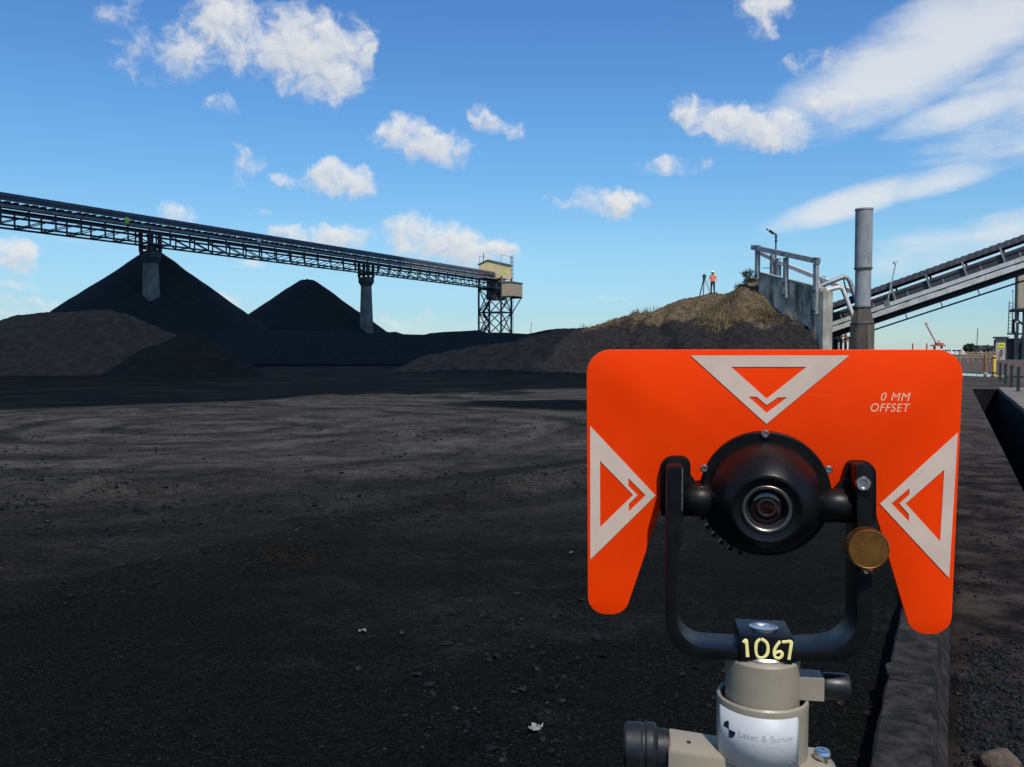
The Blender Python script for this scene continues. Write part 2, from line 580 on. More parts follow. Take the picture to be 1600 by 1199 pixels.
def prism(name, pts, ext, m, parent=None, world=None, bevel=0.0, smooth=False):
    """polygon pts (3D, planar) extruded by vector ext"""
    bm = bmesh.new()
    vs_ = [bm.verts.new(p) for p in pts]
    f = bm.faces.new(vs_)
    r = bmesh.ops.extrude_face_region(bm, geom=[f])
    bmesh.ops.translate(bm, verts=[e for e in r['geom'] if isinstance(e, bmesh.types.BMVert)], vec=Vector(ext))
    bmesh.ops.recalc_face_normals(bm, faces=bm.faces)
    if bevel:
        bmesh.ops.bevel(bm, geom=[e for e in bm.edges if e.calc_face_angle(0) > .6], offset=bevel, segments=2, affect='EDGES', profile=.6)
    bmesh.ops.triangulate(bm, faces=[f for f in bm.faces if len(f.verts) > 4])
    me = bpy.data.meshes.new(name)
    bm.to_mesh(me)
    bm.free()
    me.materials.append(m)
    if smooth:
        me.polygons.foreach_set('use_smooth', [True] * len(me.polygons))
        me.set_sharp_from_angle(angle=R(35))
    return link(bpy.data.objects.new(name, me), parent, world)


def lathe(name, prof, m, parent=None, world=None, seg=48, angle=30, cap=True):
    """profile [(r, z)] revolved about local z"""
    V, Fc = [], []
    for (r, z) in prof:
        for k in range(seg):
            a = 2 * math.pi * k / seg
            V.append((r * math.cos(a), r * math.sin(a), z))
    for i in range(len(prof) - 1):
        for k in range(seg):
            k2 = (k + 1) % seg
            Fc.append((i * seg + k, i * seg + k2, (i + 1) * seg + k2, (i + 1) * seg + k))
    if cap:
        Fc.append(tuple(range(seg))[::-1])
        Fc.append(tuple((len(prof) - 1) * seg + k for k in range(seg)))
    return mesh_obj(name, V, Fc, m, parent, world, angle=angle)


def tube_path(name, pts, rad, m, parent=None, world=None, seg=8):
    pts = [Vector(p) for p in pts]
    V, Fc = [], []
    n = len(pts)
    prev = None
    for i, p in enumerate(pts):
        d = (pts[min(i + 1, n - 1)] - pts[max(i - 1, 0)]).normalized()
        if prev is None:
            a = d.orthogonal().normalized()
        else:
            a = (prev - d * prev.dot(d)).normalized()
        prev = a
        b = d.cross(a)
        for k in range(seg):
            t = 2 * math.pi * k / seg
            V.append(p + (a * math.cos(t) + b * math.sin(t)) * rad)
    for i in range(n - 1):
        for k in range(seg):
            k2 = (k + 1) % seg
            Fc.append((i * seg + k, i * seg + k2, (i + 1) * seg + k2, (i + 1) * seg + k))
    Fc.append(tuple(range(seg))[::-1])
    Fc.append(tuple((n - 1) * seg + k for k in range(seg)))
    return mesh_obj(name, V, Fc, m, parent, world, angle=50)


def baked(o):
    """mesh of an object with its modifiers or curve evaluated; removes the source"""
    dg = bpy.context.evaluated_depsgraph_get()
    me = bpy.data.meshes.new_from_object(o.evaluated_get(dg))
    bpy.data.objects.remove(o)
    return me


def fill_mesh(loops, ext):
    """flat shape with holes from 2D loops"""
    cu = bpy.data.curves.new('shape', 'CURVE')
    cu.dimensions = '2D'
    cu.fill_mode = 'BOTH'
    cu.extrude = ext
    for lp in loops:
        sp = cu.splines.new('POLY')
        sp.points.add(len(lp) - 1)
        for pt, q in zip(sp.points, lp):
            pt.co = (q[0], q[1], 0, 1)
        sp.use_cyclic_u = True
    o = bpy.data.objects.new('shape', cu)
    COL.objects.link(o)
    bpy.context.view_layer.update()
    return baked(o)


def text_mesh(body, size, shear=0.0, align='LEFT', ext=.00005, offset=0.0, spacing=1.0):
    cu = bpy.data.curves.new('text', 'FONT')
    cu.body = body
    cu.size = size
    cu.shear = shear
    cu.align_x = align
    cu.extrude = ext
    cu.offset = offset
    cu.space_character = spacing
    o = bpy.data.objects.new('text', cu)
    COL.objects.link(o)
    bpy.context.view_layer.update()
    return baked(o)


# ------------------------------------------------------------------ numpy noise
def _h(ix, iy, seed):
    n = (ix.astype(np.int64) * 374761393 + iy.astype(np.int64) * 668265263 + seed * 1442695041) & 0xffffffff
    n = ((n ^ (n >> 13)) * 1274126177) & 0xffffffff
    return ((n ^ (n >> 16)) & 0xffffff) / float(0xffffff)


def vnoise(x, y, seed=0):
    ix, iy = np.floor(x), np.floor(y)
    fx, fy = x - ix, y - iy
    fx = fx * fx * (3 - 2 * fx)
    fy = fy * fy * (3 - 2 * fy)
    a = _h(ix, iy, seed); b = _h(ix + 1, iy, seed); c = _h(ix, iy + 1, seed); d = _h(ix + 1, iy + 1, seed)
    return (a * (1 - fx) + b * fx) * (1 - fy) + (c * (1 - fx) + d * fx) * fy - .5


def fbm(x, y, sc, octv=5, seed=0, gain=.5):
    r = np.zeros_like(x, dtype=float)
    amp, f = 1.0, 1.0 / sc
    for k in range(octv):
        r += amp * vnoise(x * f + 13.7 * k, y * f - 7.3 * k, seed + k)
        amp *= gain
        f *= 2.03
    return r


# ------------------------------------------------------------------ ground
DRAIN_L, DRAIN_R, DRAIN_T0, DRAIN_T1 = .74, 1.70, -4.0, 41.0


def axis(pts):
    """[(start, step)...] -> grid lines"""
    out = []
    for (a, b, n) in pts:
        out += list(np.linspace(a, b, n, endpoint=False))
    return np.array(out)


def ground_h(x, y):
    r = np.hypot(x, y)
    fade = np.clip((60 - r) / 40, 0, 1)
    h = .05 * fbm(x, y, 5.0, 3, 3) + .028 * fbm(x, y, 1.1, 4, 5) + .012 * fbm(x, y, .25, 3, 9)
    # windrows pushed up by the loader
    for (x0, y0, x1, y1, hh, wd) in WINDROWS:
        dx, dy = x1 - x0, y1 - y0
        L2 = dx * dx + dy * dy
        t = np.clip(((x - x0) * dx + (y - y0) * dy) / L2, 0, 1)
        d = np.hypot(x - x0 - t * dx, y - y0 - t * dy) + .5 * fbm(x, y, 1.6, 3, 21)
        h += hh * np.exp(-(d / wd) ** 2) * (1 + 1.2 * fbm(x, y, .7, 3, 22))
    for (cx_, cy_, rx_, ry_) in PUDDLES:
        d = np.hypot((x - cx_) / rx_, (y - cy_) / ry_)
        h = np.where(d < 1.0, -.012, h * np.clip((d - 1.0) / .8, 0, 1) - .012 * np.clip(1.8 - d, 0, 1))
    return h * fade


def _pd(px0, px1, py0, py1):
    a = G((px0 + px1) / 2, (py0 + py1) / 2)
    rx = (G(px1, (py0 + py1) / 2) - G(px0, (py0 + py1) / 2)).length / 2
    ry = (G((px0 + px1) / 2, py0) - G((px0 + px1) / 2, py1)).length / 2
    return (a.x, a.y, rx * 1.25, ry * 1.25)


PUDDLES = [_pd(735, 832, 611.5, 616.5), _pd(1478, 1551, 581, 590.5)]


def _wr(a, b, h, w):
    p, q = G(*a), G(*b)
    return (p.x, p.y, q.x, q.y, h, w)


WINDROWS = [_wr((0, 965), (480, 845), .07, .30), _wr((480, 845), (915, 730), .07, .35), _wr((0, 880), (260, 830), .05, .35),
            _wr((200, 760), (620, 735), .07, .5), _wr((660, 1010), (900, 930), .05, .30), _wr((700, 1199), (880, 960), .06, .30),
            _wr((0, 790), (200, 760), .06, .5), _wr((500, 690), (900, 668), .06, .8), _wr((60, 655), (500, 628), .10, 1.0), _wr((500, 622), (740, 620), .10, 1.0)]

sl = np.concatenate([-np.geomspace(2500, 42, 26), np.linspace(-40, -16, 60, endpoint=False), np.linspace(-16, -.24, 170, endpoint=False),
                     np.linspace(-.24, DRAIN_L, 12, endpoint=False), np.linspace(DRAIN_L, DRAIN_R, 2, endpoint=False), np.linspace(DRAIN_R, 6, 30, endpoint=False),
                     np.geomspace(6, 2500, 30)])
tl = np.concatenate([-np.geomspace(300, 5, 12), np.array([DRAIN_T0]), np.linspace(-2, 2, 6, endpoint=False), np.linspace(2, 22, 230, endpoint=False),
                     np.linspace(22, DRAIN_T1, 110, endpoint=False), np.array([DRAIN_T1]), np.linspace(DRAIN_T1 + .4, 80, 70, endpoint=False), np.geomspace(80, 6000, 46)])
SS, TT = np.meshgrid(sl, tl, indexing='xy')
GX = SS * SITE_B.x + TT * SITE_A.x
GY = SS * SITE_B.y + TT * SITE_A.y
GZ = ground_h(GX, GY)
GZ[SS > -.05] *= .5
GZ[(SS > .6) & (SS < 2.7)] = 0.0
nS, nT = len(sl), len(tl)
idx = np.arange(nS * nT).reshape(nT, nS)
q = np.stack([idx[:-1, :-1], idx[:-1, 1:], idx[1:, 1:], idx[1:, :-1]], -1)
sc_, tc_ = (sl[:-1] + sl[1:]) / 2, (tl[:-1] + tl[1:]) / 2
inside = ((sc_[None, :] > DRAIN_L) & (sc_[None, :] < DRAIN_R)) & ((tc_[:, None] > DRAIN_T0) & (tc_[:, None] < DRAIN_T1))
q = q[~inside]
V = np.stack([GX, GY, GZ], -1).reshape(-1, 3)
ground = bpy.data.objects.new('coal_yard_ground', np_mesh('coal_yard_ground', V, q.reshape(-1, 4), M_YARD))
link(ground)
tag(ground, 'dark coal yard ground with paler wheel-tracked patch and brown earth beyond', None, None, 'structure')

# drain: concrete lined trench with a raised bank on its right
dr = bpy.data.objects.new('concrete_drain', None)
link(dr, None, Matrix.Translation(S(1.2, 15)))
tag(dr, 'deep concrete-lined drain running along the right edge', None, None, 'structure')
M_DRAIN = mat('drain_concrete', (.011, .011, .011), .9, 0, .35, 2.0, .01, 20, .1, 1, (.005, .005, .005), .8)  # near-black: the shade inside the drain is put into the colour
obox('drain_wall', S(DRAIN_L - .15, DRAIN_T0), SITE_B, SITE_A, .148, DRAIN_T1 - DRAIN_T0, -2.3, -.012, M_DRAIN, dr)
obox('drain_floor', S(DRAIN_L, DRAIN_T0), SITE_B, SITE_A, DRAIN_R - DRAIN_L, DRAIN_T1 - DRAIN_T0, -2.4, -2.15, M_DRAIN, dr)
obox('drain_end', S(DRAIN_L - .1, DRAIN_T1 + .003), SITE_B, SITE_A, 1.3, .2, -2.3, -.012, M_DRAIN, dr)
M_BANK = mat('bank_concrete', (.15, .135, .115), .9, 0, .3, 2.0, .012, 18, .2, 0, (.06, .055, .05), .7)
tt = DRAIN_T0
k = 0
while tt < DRAIN_T1 - .1:
    L = min(3.0, DRAIN_T1 - tt)
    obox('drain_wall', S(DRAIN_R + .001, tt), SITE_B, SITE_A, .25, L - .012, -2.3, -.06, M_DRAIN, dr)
    prism('bank_slab', [S(DRAIN_R - .02, tt, -.057), S(DRAIN_R + .98, tt, -.057), S(DRAIN_R + .98, tt + L - .015, -.057), S(DRAIN_R - .02, tt + L - .015, -.057)],
          (0, 0, .12 + .008 * (k % 3)), M_BANK, dr, bevel=.012)
    tt += L
    k += 1

# puddles
M_WATER = bpy.data.materials.new('puddle_water')
M_WATER.use_nodes = True
_b = M_WATER.node_tree.nodes['Principled BSDF']
_b.inputs['Base Color'].default_value = (.012, .013, .014, 1)
_b.inputs['Roughness'].default_value = .03
_b.inputs['Specular IOR Level'].default_value = .6
_T = NT(M_WATER.node_tree)
_bp = _T.n('ShaderNodeBump')
_bp.inputs['Distance'].default_value = .002
_T.link(_T.noise(_T.n('ShaderNodeNewGeometry').outputs['Position'], 3.0, 3), _bp.inputs['Height'])
_T.link(_bp.outputs[0], _b.inputs['Normal'])


def puddle(px0, px1, py0, py1, z, label, seed):
    a = G((px0 + px1) / 2, (py0 + py1) / 2)
    rx = (G(px1, (py0 + py1) / 2) - G(px0, (py0 + py1) / 2)).length / 2
    ry = (G((px0 + px1) / 2, py0) - G((px0 + px1) / 2, py1)).length / 2
    V_ = []
    n = 64
    for k in range(n):
        t = 2 * math.pi * k / n
        w = 1 + .32 * float(fbm(np.array([math.cos(t) * 2 + seed]), np.array([math.sin(t) * 2]), 1.0, 4, seed)[0])
        V_.append((a.x + rx * w * math.cos(t), a.y + ry * w * math.sin(t), z))
    o = mesh_obj('puddle', V_, [tuple(range(n))], M_WATER)
    tag(o, label, None, None, 'structure')


puddle(1478, 1551, 581, 590.5, .004, 'pale puddle at the far end of the drain', 4)
puddle(735, 832, 611.5, 616.5, .004, 'small bluish puddle on the dark yard', 8)


# ------------------------------------------------------------------ piles
def crest_height(x, y, crest, tanA, round_=0.0):
    h = np.full_like(x, -9.0)
    for (cx, cy, cz) in crest:
        d = np.hypot(x - cx, y - cy)
        if round_:
            d = np.sqrt(d * d + round_ * round_) - round_
        h = np.maximum(h, cz - tanA * d)
    return h


def dense_crest(pts, step):
    out = []
    for a, b in zip(pts[:-1], pts[1:]):
        n = max(1, int((b - a).length / step))
        for k in range(n):
            out.append(a.lerp(b, k / n))
    out.append(pts[-1])
    return [(p.x, p.y, p.z) for p in out]


def pile_mesh(name, crest, tanA, m, res, namp=.1, nscale=2.0, rnd=0.0, cut=None, seed=1, floor=-.15, warp=0.0, shape=None):
    c = np.array(crest)
    rad = c[:, 2].max() / tanA + 2
    x0, x1 = c[:, 0].min() - rad, c[:, 0].max() + rad
    y0, y1 = c[:, 1].min() - rad, c[:, 1].max() + rad
    nx, ny = int((x1 - x0) / res) + 2, int((y1 - y0) / res) + 2
    X, Y = np.meshgrid(np.linspace(x0, x1, nx), np.linspace(y0, y1, ny))
    wx = warp * fbm(X, Y, nscale * 2.5, 3, seed + 40)
    wy = warp * fbm(X, Y, nscale * 2.5, 3, seed + 50)
    H = crest_height(X + wx, Y + wy, crest, tanA, rnd)
    H += namp * fbm(X, Y, nscale, 5, seed) * np.clip((H + 1) / 2, 0, 1)
    if shape is not None:
        H = H + shape(X, Y, H)
    if cut is not None:
        H = np.where(cut(X, Y), -3.0, H)
    ok = H > floor
    idx = np.arange(nx * ny).reshape(ny, nx)
    keep = ok[:-1, :-1] | ok[:-1, 1:] | ok[1:, 1:] | ok[1:, :-1]
    if cut is not None:
        cc = H < -2.5
        keep &= ~(cc[:-1, :-1] | cc[:-1, 1:] | cc[1:, 1:] | cc[1:, :-1])
    q = np.stack([idx[:-1, :-1], idx[:-1, 1:], idx[1:, 1:], idx[1:, :-1]], -1)[keep]
    used = np.unique(q)
    remap = np.full(nx * ny, -1)
    remap[used] = np.arange(len(used))
    Vv = np.stack([X, Y, np.maximum(H, -.6)], -1).reshape(-1, 3)[used]
    return np_mesh(name, Vv, remap[q], m), (X, Y, H)


def pile(name, crest, tanA, m, res, label, **kw):
    me, _ = pile_mesh(name, crest, tanA, m, res, **kw)
    o = link(bpy.data.objects.new(name, me))
    tag(o, label, 'coal pile', 'coal stockpiles')
    return o


def pts(lst, Y):
    return [P(a, b, Y) for (a, b) in lst]


pile('coal_pile', [tuple(P(238, 386, 157))], .735, M_COAL, .6, 'tallest black coal cone reaching up to the conveyor', namp=.35, nscale=4, rnd=.1, seed=3)
pile('coal_pile', [tuple(P(472, 437.5, 205)), tuple(P(480, 436.5, 205)), tuple(P(488, 438, 205))], .715, M_COAL, .6,
     'smaller black coal cone between the two concrete piers', namp=.35, nscale=4, rnd=.5, seed=5)
pile('coal_pile', dense_crest(pts([(-260, 505), (-120, 494), (-40, 500), (0, 499), (22, 493), (48, 491), (74, 487), (105, 486), (140, 483), (172, 484), (195, 490), (216, 498), (240, 508), (262, 517), (285, 525)], 62), .2),
     .62, M_GREY, .14, 'broad grey gravelly coal heap at the left edge', namp=.14, nscale=1.3, seed=7, warp=.5)
pile('coal_pile', dense_crest([P(268, 524, 55), P(290, 520, 55), P(306, 521, 55), P(316, 528, 55)], .3), .60, M_COAL_DARK, .12,
     'low black coal heap against the right end of the grey heap', namp=.25, nscale=1.4, seed=9, warp=.9)
pile('coal_pile', dense_crest(pts([(250, 524), (340, 520), (430, 515), (500, 516), (560, 520), (588, 520), (606, 517), (618, 517.5), (628, 521), (664, 521.5), (676, 518.5), (700, 517.5), (744, 515), (752, 516.5), (764, 520.5), (800, 520), (826, 521),
      (842, 517), (866, 512.5), (900, 513), (960, 514)], 108), .35), .5, M_COAL, .35, 'long low black coal ridge in front of the steel tower', namp=.10, nscale=2.0, seed=12, warp=0.0)
pile('coal_pile', dense_crest([P(612, 578, 66), P(640, 566, 67), P(660, 556, 67), P(692, 549, 67), P(740, 540.5, 67), P(800, 532.5, 67), P(836, 523, 67.5), P(870, 516, 68), P(925, 511, 68), P(990, 508, 67)], .2), .56, M_GREY, .14,
     'long grey coal heap running into the grassy mound', namp=.16, nscale=.9, seed=15, warp=.4)
pile('coal_pile', dense_crest([P(690, 577, 57.5), P(710, 575, 57.5), P(760, 577, 57.5), P(840, 578.5, 57), P(905, 582, 56)], .5), .30, M_COAL_DARK, .12,
     'thin black coal windrow at the foot of the grey heap', namp=.2, nscale=1.6, seed=17, warp=1.2)

# the cumulus overhead whose shadow lies on the stockpiles
CLOUD_ALT = 270.0
bm = bmesh.new()
for i, (cx_, cy_, rr_) in enumerate(((-92, 118, 34), (-62, 112, 36), (-30, 108, 30), (-4, 108, 24), (-95, 160, 40), (-60, 155, 42), (-32, 158, 32), (-66, 195, 38), (-42, 192, 28), (-95, 200, 30), (-120, 130, 30), (-125, 175, 34))):
    k_ = CLOUD_ALT / SUN_DIR.z
    r_ = bmesh.ops.create_icosphere(bm, subdivisions=4, radius=1.0)
    for v in r_['verts']:
        n_ = v.co.copy()
        w_ = 1 + .16 * float(fbm(np.array([n_.x * 3 + i * 5.0]), np.array([n_.y * 3 + n_.z * 2.0]), 1.0, 4, 60 + i)[0])
        v.co = Vector((cx_, cy_, 0)) + SUN_DIR * k_ + Vector((n_.x * rr_ * w_, n_.y * rr_ * w_, n_.z * rr_ * .5 * w_ + (i % 3) * 4))
me = bpy.data.meshes.new('cloud')
bm.to_mesh(me)
bm.free()
me.polygons.foreach_set('use_smooth', [True] * len(me.polygons))
me.materials.append(mat('cloud_white', (.82, .82, .82), 1.0, 0, .02, .02, spec=0))
tag(link(bpy.data.objects.new('cloud', me)), 'white cumulus cloud high overhead shading the stockpiles', None, None, 'structure')

# wall line (used to cut the mound)
WALL_F, WALL_N = P(1185, 428, 58), P(1281.5, 453, 52.6)
wd = (WALL_N - WALL_F)
wdir = Vector((wd.x, wd.y, 0)).normalized()
wout = Vector((wdir.y, -wdir.x, 0))           # out of the wall face
if wout.dot(Vector((-1, -.4, 0))) < 0:
    wout = -wout


def mound_cut(X, Y):
    side = (X - WALL_F.x) * wout.x + (Y - WALL_F.y) * wout.y
    along = (X - WALL_F.x) * wdir.x + (Y - WALL_F.y) * wdir.y
    return ((side < -.35) & (along > -.2)) | (X > 18.6)


# grassy mound
M_MOUND = bpy.data.materials.new('mound_soil')
M_MOUND.use_nodes = True
T = NT(M_MOUND.node_tree)
b = M_MOUND.node_tree.nodes['Principled BSDF']
pos = T.n('ShaderNodeNewGeometry').outputs['Position']
sp = T.n('ShaderNodeSeparateXYZ')
T.link(pos, sp.inputs[0])
nz = T.noise(pos, .55, 6, .62)
hz = T.math('ADD', sp.outputs[2], T.math('MULTIPLY', T.math('SUBTRACT', nz, .5), 4.6))
n2 = T.noise(pos, 3.5, 6, .65)
coalc = T.mix(T.smooth(n2, .35, .7), (.011, .0105, .0105), (.030, .027, .026))
soil = T.mix(T.smooth(n2, .3, .7), (.046, .035, .023), (.135, .100, .062))
T.link(T.mix(T.smooth(hz, 3.3, 4.1), coalc, soil), b.inputs['Base Color'])
b.inputs['Roughness'].default_value = .95
b.inputs['Specular IOR Level'].default_value = .1
bp = T.n('ShaderNodeBump')
bp.inputs['Distance'].default_value = .12
T.link(T.noise(pos, 4, 8, .7), bp.inputs['Height'])
T.link(bp.outputs[0], b.inputs['Normal'])
mcrest = dense_crest([P(900, 514, 67.5), P(926, 509, 67.5), P(952, 501, 67), P(995, 489, 67), P(1022, 484.5, 67), P(1045, 474, 66.5), P(1070, 467, 66), P(1090, 461, 66), P(1110, 457, 66), P(1146, 456, 65), P(1165, 449, 62.5), P(1188, 437, 60)], .4)
MOUND_TAN = .56


def mound_shape(X, Y, H):
    ppx_ = 800 + F * X / Y
    w_ = ppx_ + 26 * fbm(X, Y, 3.0, 3, 90)
    front = np.clip((66.6 - Y) / 1.2, 0, 1)
    gul_ = -.75 * np.exp(-(((w_ - 1036) / 13) ** 2)) * front * np.clip(H / 3, 0, 1)
    gul_ += -.45 * np.exp(-(((w_ - 975) / 9) ** 2)) * front * np.clip(H / 3, 0, 1)
    gul_ += -.40 * np.exp(-(((w_ - 1122) / 10) ** 2)) * np.clip((64.0 - Y) / 1.5, 0, 1) * np.clip(H / 3, 0, 1)
    # slumped bench half way down and clods
    bench = .35 * np.sin(H * 2.6 + 3 * fbm(X, Y, 4.0, 3, 91)) * np.clip((65 - Y) / 2, 0, 1)
    return gul_ + .6 * bench + .30 * fbm(X, Y, .8, 4, 92) * np.clip((66.2 - Y) / 1.0, 0, 1)


me, (MX, MY, MH) = pile_mesh('grassy_mound', mcrest, MOUND_TAN, M_MOUND, .16, namp=.22, nscale=1.6, seed=23, cut=mound_cut, warp=0.0, shape=mound_shape)
mound = link(bpy.data.objects.new('grassy_mound', me))
tag(mound, 'earth mound with dry grass top piled against the concrete wall', None, None, 'structure')


def mound_z(x, y):
    j = np.clip(((x - MX[0, 0]) / (MX[0, 1] - MX[0, 0])), 0, MX.shape[1] - 1).astype(int)
    i = np.clip(((y - MY[0, 0]) / (MY[1, 0] - MY[0, 0])), 0, MX.shape[0] - 1).astype(int)
    return MH[i, j]


# dry grass on the mound
M_GRASS = bpy.data.materials.new('dry_grass')
M_GRASS.use_nodes = True
T = NT(M_GRASS.node_tree)
b = M_GRASS.node_tree.nodes['Principled BSDF']
pos = T.n('ShaderNodeNewGeometry').outputs['Position']
g1n = T.noise(pos, .8, 4)
g2n = T.noise(pos, 9, 3)
c = T.mix(T.smooth(g1n, .38, .62), (.066, .060, .028), (.190, .145, .075))
c = T.mix(T.math('MULTIPLY', T.smooth(g2n, .4, .7), .6), c, (.085, .048, .030))
T.link(c, b.inputs['Base Color'])
b.inputs['Roughness'].default_value = .9
b.inputs['Specular IOR Level'].default_value = .1
n_try = 150000
gx = rng.uniform(MX.min(), MX.max(), n_try)
gy = rng.uniform(MY.min(), MY.max(), n_try)
gz = mound_z(gx, gy)
cl = fbm(gx, gy, 2.2, 4, 77)
edge = fbm(gx, gy, 3.0, 4, 78)
ppx = 800 + F * gx / gy
gul = np.exp(-(((ppx - 1040) / 14) ** 2)) * (gy < 66.2)
keep = (gz > 3.5 + 2.3 * edge + .9 * gul * 3) & (cl > -.14) & (rng.random(n_try) < .6)
side = (gx - WALL_F.x) * wout.x + (gy - WALL_F.y) * wout.y
keep &= side > .2
gx, gy, gz = gx[keep][:34000], gy[keep][:34000], gz[keep][:34000]
n = len(gx)
hgt = rng.uniform(.10, .40, n) * (1 + 1.5 * fbm(gx, gy, 1.1, 3, 79))
ang = rng.uniform(0, 2 * np.pi, n)
wdt = rng.uniform(.018, .045, n)
lean = rng.normal(0, .13, (n, 2))
B0 = np.stack([gx - np.cos(ang) * wdt, gy - np.sin(ang) * wdt, gz - .05], -1)
B1 = np.stack([gx + np.cos(ang) * wdt, gy + np.sin(ang) * wdt, gz - .05], -1)
B2 = np.stack([gx + lean[:, 0], gy + lean[:, 1], gz + hgt], -1)
V = np.stack([B0, B1, B2], 1).reshape(-1, 3)
Fq = np.arange(3 * n).reshape(-1, 3)
gr = link(bpy.data.objects.new('dry_grass', np_mesh('dry_grass', V, Fq, M_GRASS, False)))
tag(gr, 'dry straw-coloured grass covering the top of the mound', 'grass', None, 'stuff')

# ------------------------------------------------------------------ shrubs by the wall
M_LEAF = mat('shrub_leaf', (.035, .050, .024), .8, 0, .45, 3.0)
M_LEAF2 = mat('scrub_leaf', (.045, .048, .026), .85, 0, .45, 3.0)
M_BARK = mat('bark', (.06, .045, .035), .9)


def shrub(base, trunk_h, crown, nleaf, leaf, m, label, seed):
    r = np.random.default_rng(seed)
    o = thing('shrub', base, label, 'shrub')
    bz = Vector(base)
    tops = []
    for k in range(5):
        a = r.uniform(0, 6.28)
        tops.append(bz + Vector((math.cos(a) * crown[0] * .5, math.sin(a) * crown[0] * .5, trunk_h + r.uniform(0, crown[1]))))
    Vt, Ft = [], []
    for t in tops:
        mid = bz.lerp(t, .5) + Vector((r.normal(0, .06), r.normal(0, .06), .08))
        seq = [bz - Vector((0, 0, .1)), mid, t]
        st = len(Vt)
        for i, p in enumerate(seq):
            rad = (.045, .03, .012)[i]
            for q_ in range(5):
                aa = q_ * 6.283 / 5
                Vt.append(p + Vector((math.cos(aa) * rad, math.sin(aa) * rad, 0)))
        for i in range(2):
            for q_ in range(5):
                q2 = (q_ + 1) % 5
                Ft.append((st + i * 5 + q_, st + i * 5 + q2, st + i * 5 + 5 + q2, st + i * 5 + 5 + q_))
    mesh_obj('stem', Vt, Ft, M_BARK, o)
    ncl = 22
    cc = r.normal(0, 1, (ncl, 3))
    cc /= np.linalg.norm(cc, axis=1)[:, None]
    cc *= r.uniform(.35, 1, (ncl, 1)) ** .6
    cc = cc * np.array([crown[0], crown[0], crown[1]]) + np.array([bz.x, bz.y, bz.z + trunk_h + crown[1] * .6])
    pk = cc[r.integers(0, ncl, nleaf)] + r.normal(0, 1, (nleaf, 3)) * crown[0] * .20
    d1 = r.normal(0, 1, (nleaf, 3))
    d1 /= np.linalg.norm(d1, axis=1)[:, None]
    d2 = np.cross(d1, r.normal(0, 1, (nleaf, 3)))
    d2 /= np.linalg.norm(d2, axis=1)[:, None]
    s = (leaf * r.uniform(.6, 1.3, nleaf))[:, None]
    Vl = np.stack([pk - d1 * s, pk + d2 * s * .5, pk + d1 * s, pk - d2 * s * .5], 1).reshape(-1, 3)
    Vl[:, 2] = np.maximum(Vl[:, 2], bz.z - .1)
    link(bpy.data.objects.new('crown', np_mesh('crown', Vl, np.arange(4 * nleaf).reshape(-1, 4), m, False)), o)
    return o


def on_mound(px, Y):
    x = (px - 800) / F * Y
    return Vector((x, Y, float(mound_z(np.array([x]), np.array([Y]))[0])))


p = on_mound(1168, 62.3)
shrub(p, .95, (.40, .34), 560, .06, M_LEAF, 'small round-headed shrub rising above the mound beside the concrete wall', 5)
p = on_mound(1174, 60.5)
shrub(p, .0, (.62, .22), 1500, .06, M_LEAF2, 'dense low scrub at the top end of the concrete wall', 6)
p = on_mound(1158, 62.0)
shrub(p, .0, (.6, .16), 1100, .055, M_LEAF2, 'low scrub patch on the mound left of the round-headed shrub', 8)

# ------------------------------------------------------------------ conveyor gallery over the stockpiles
GA = Vector((ray(1534, 548).x, ray(1534, 548).y, 0)).normalized()
GB = Vector((GA.y, -GA.x, 0))
g_top, g_bot = P(0, 297, 121), P(0, 352, 121)
ZB, ZT = g_bot.z, g_top.z
K = (ZT - ZB) / 5.0
GO = Vector((g_top.x, g_top.y, 0))
GW = 3.55


def gp(t, off, h):
    """point on the gallery: t along, off metres behind the near face, h above its underside"""
    p_ = GO + GA * t - GB * off
    return Vector((p_.x, p_.y, ZB + h * K))


def t_at(px, off=0.0):
    k = (px - 800) / F
    base = GO - GB * off
    return (k * base.y - base.x) / (GA.x - k * GA.y)


TOWER_T = t_at(774)
T0, T1 = -41.0, TOWER_T + 4.5
gal = thing('conveyor_gallery', gp(TOWER_T, GW / 2, 0), 'long dark steel conveyor gallery crossing above the coal piles', 'conveyor')
for off in (0.0, GW):
    beam('bottom_chord', gp(T0, off, .14), gp(T1, off, .14), .26, .28 * K, M_STEEL, gal)
    beam('top_chord', gp(T0, off, 1.83), gp(T1, off, 1.83), .26, .32 * K, M_STEEL, gal)
    beam('walkway_edge', gp(T0, off - .45 if off == 0 else off + .45, 2.78), gp(T1, off - .45 if off == 0 else off + .45, 2.80), .10, .44 * K, M_RAILGREY if off == 0 else M_STEEL, gal)
    beam('walkway_deck', gp(T0, off + (.1 if off == 0 else -.1), 2.58), gp(T1, off + (.1 if off == 0 else -.1), 2.58), 1.0, .05, M_STEEL, gal)
    beam('handrail', gp(T0, off - .45 if off == 0 else off + .45, 3.62), gp(T1, off - .45 if off == 0 else off + .45, 3.62), .06, .06, M_RAILGREY, gal)
beam('stringer', gp(T0, GW * .30, 3.06), gp(T1, GW * .30, 3.06), .16, .26 * K, M_STEEL, gal)
beam('stringer', gp(T0, GW * .70, 3.06), gp(T1, GW * .70, 3.06), .16, .26 * K, M_STEEL, gal)
beam('belt', gp(T0, GW * .5, 3.24), gp(T1, GW * .5, 3.24), 1.3, .06, M_TYRE, gal)
beam('return_belt', gp(T0, GW * .5, 2.3), gp(T1, GW * .5, 2.3), 1.2, .05, M_TYRE, gal)
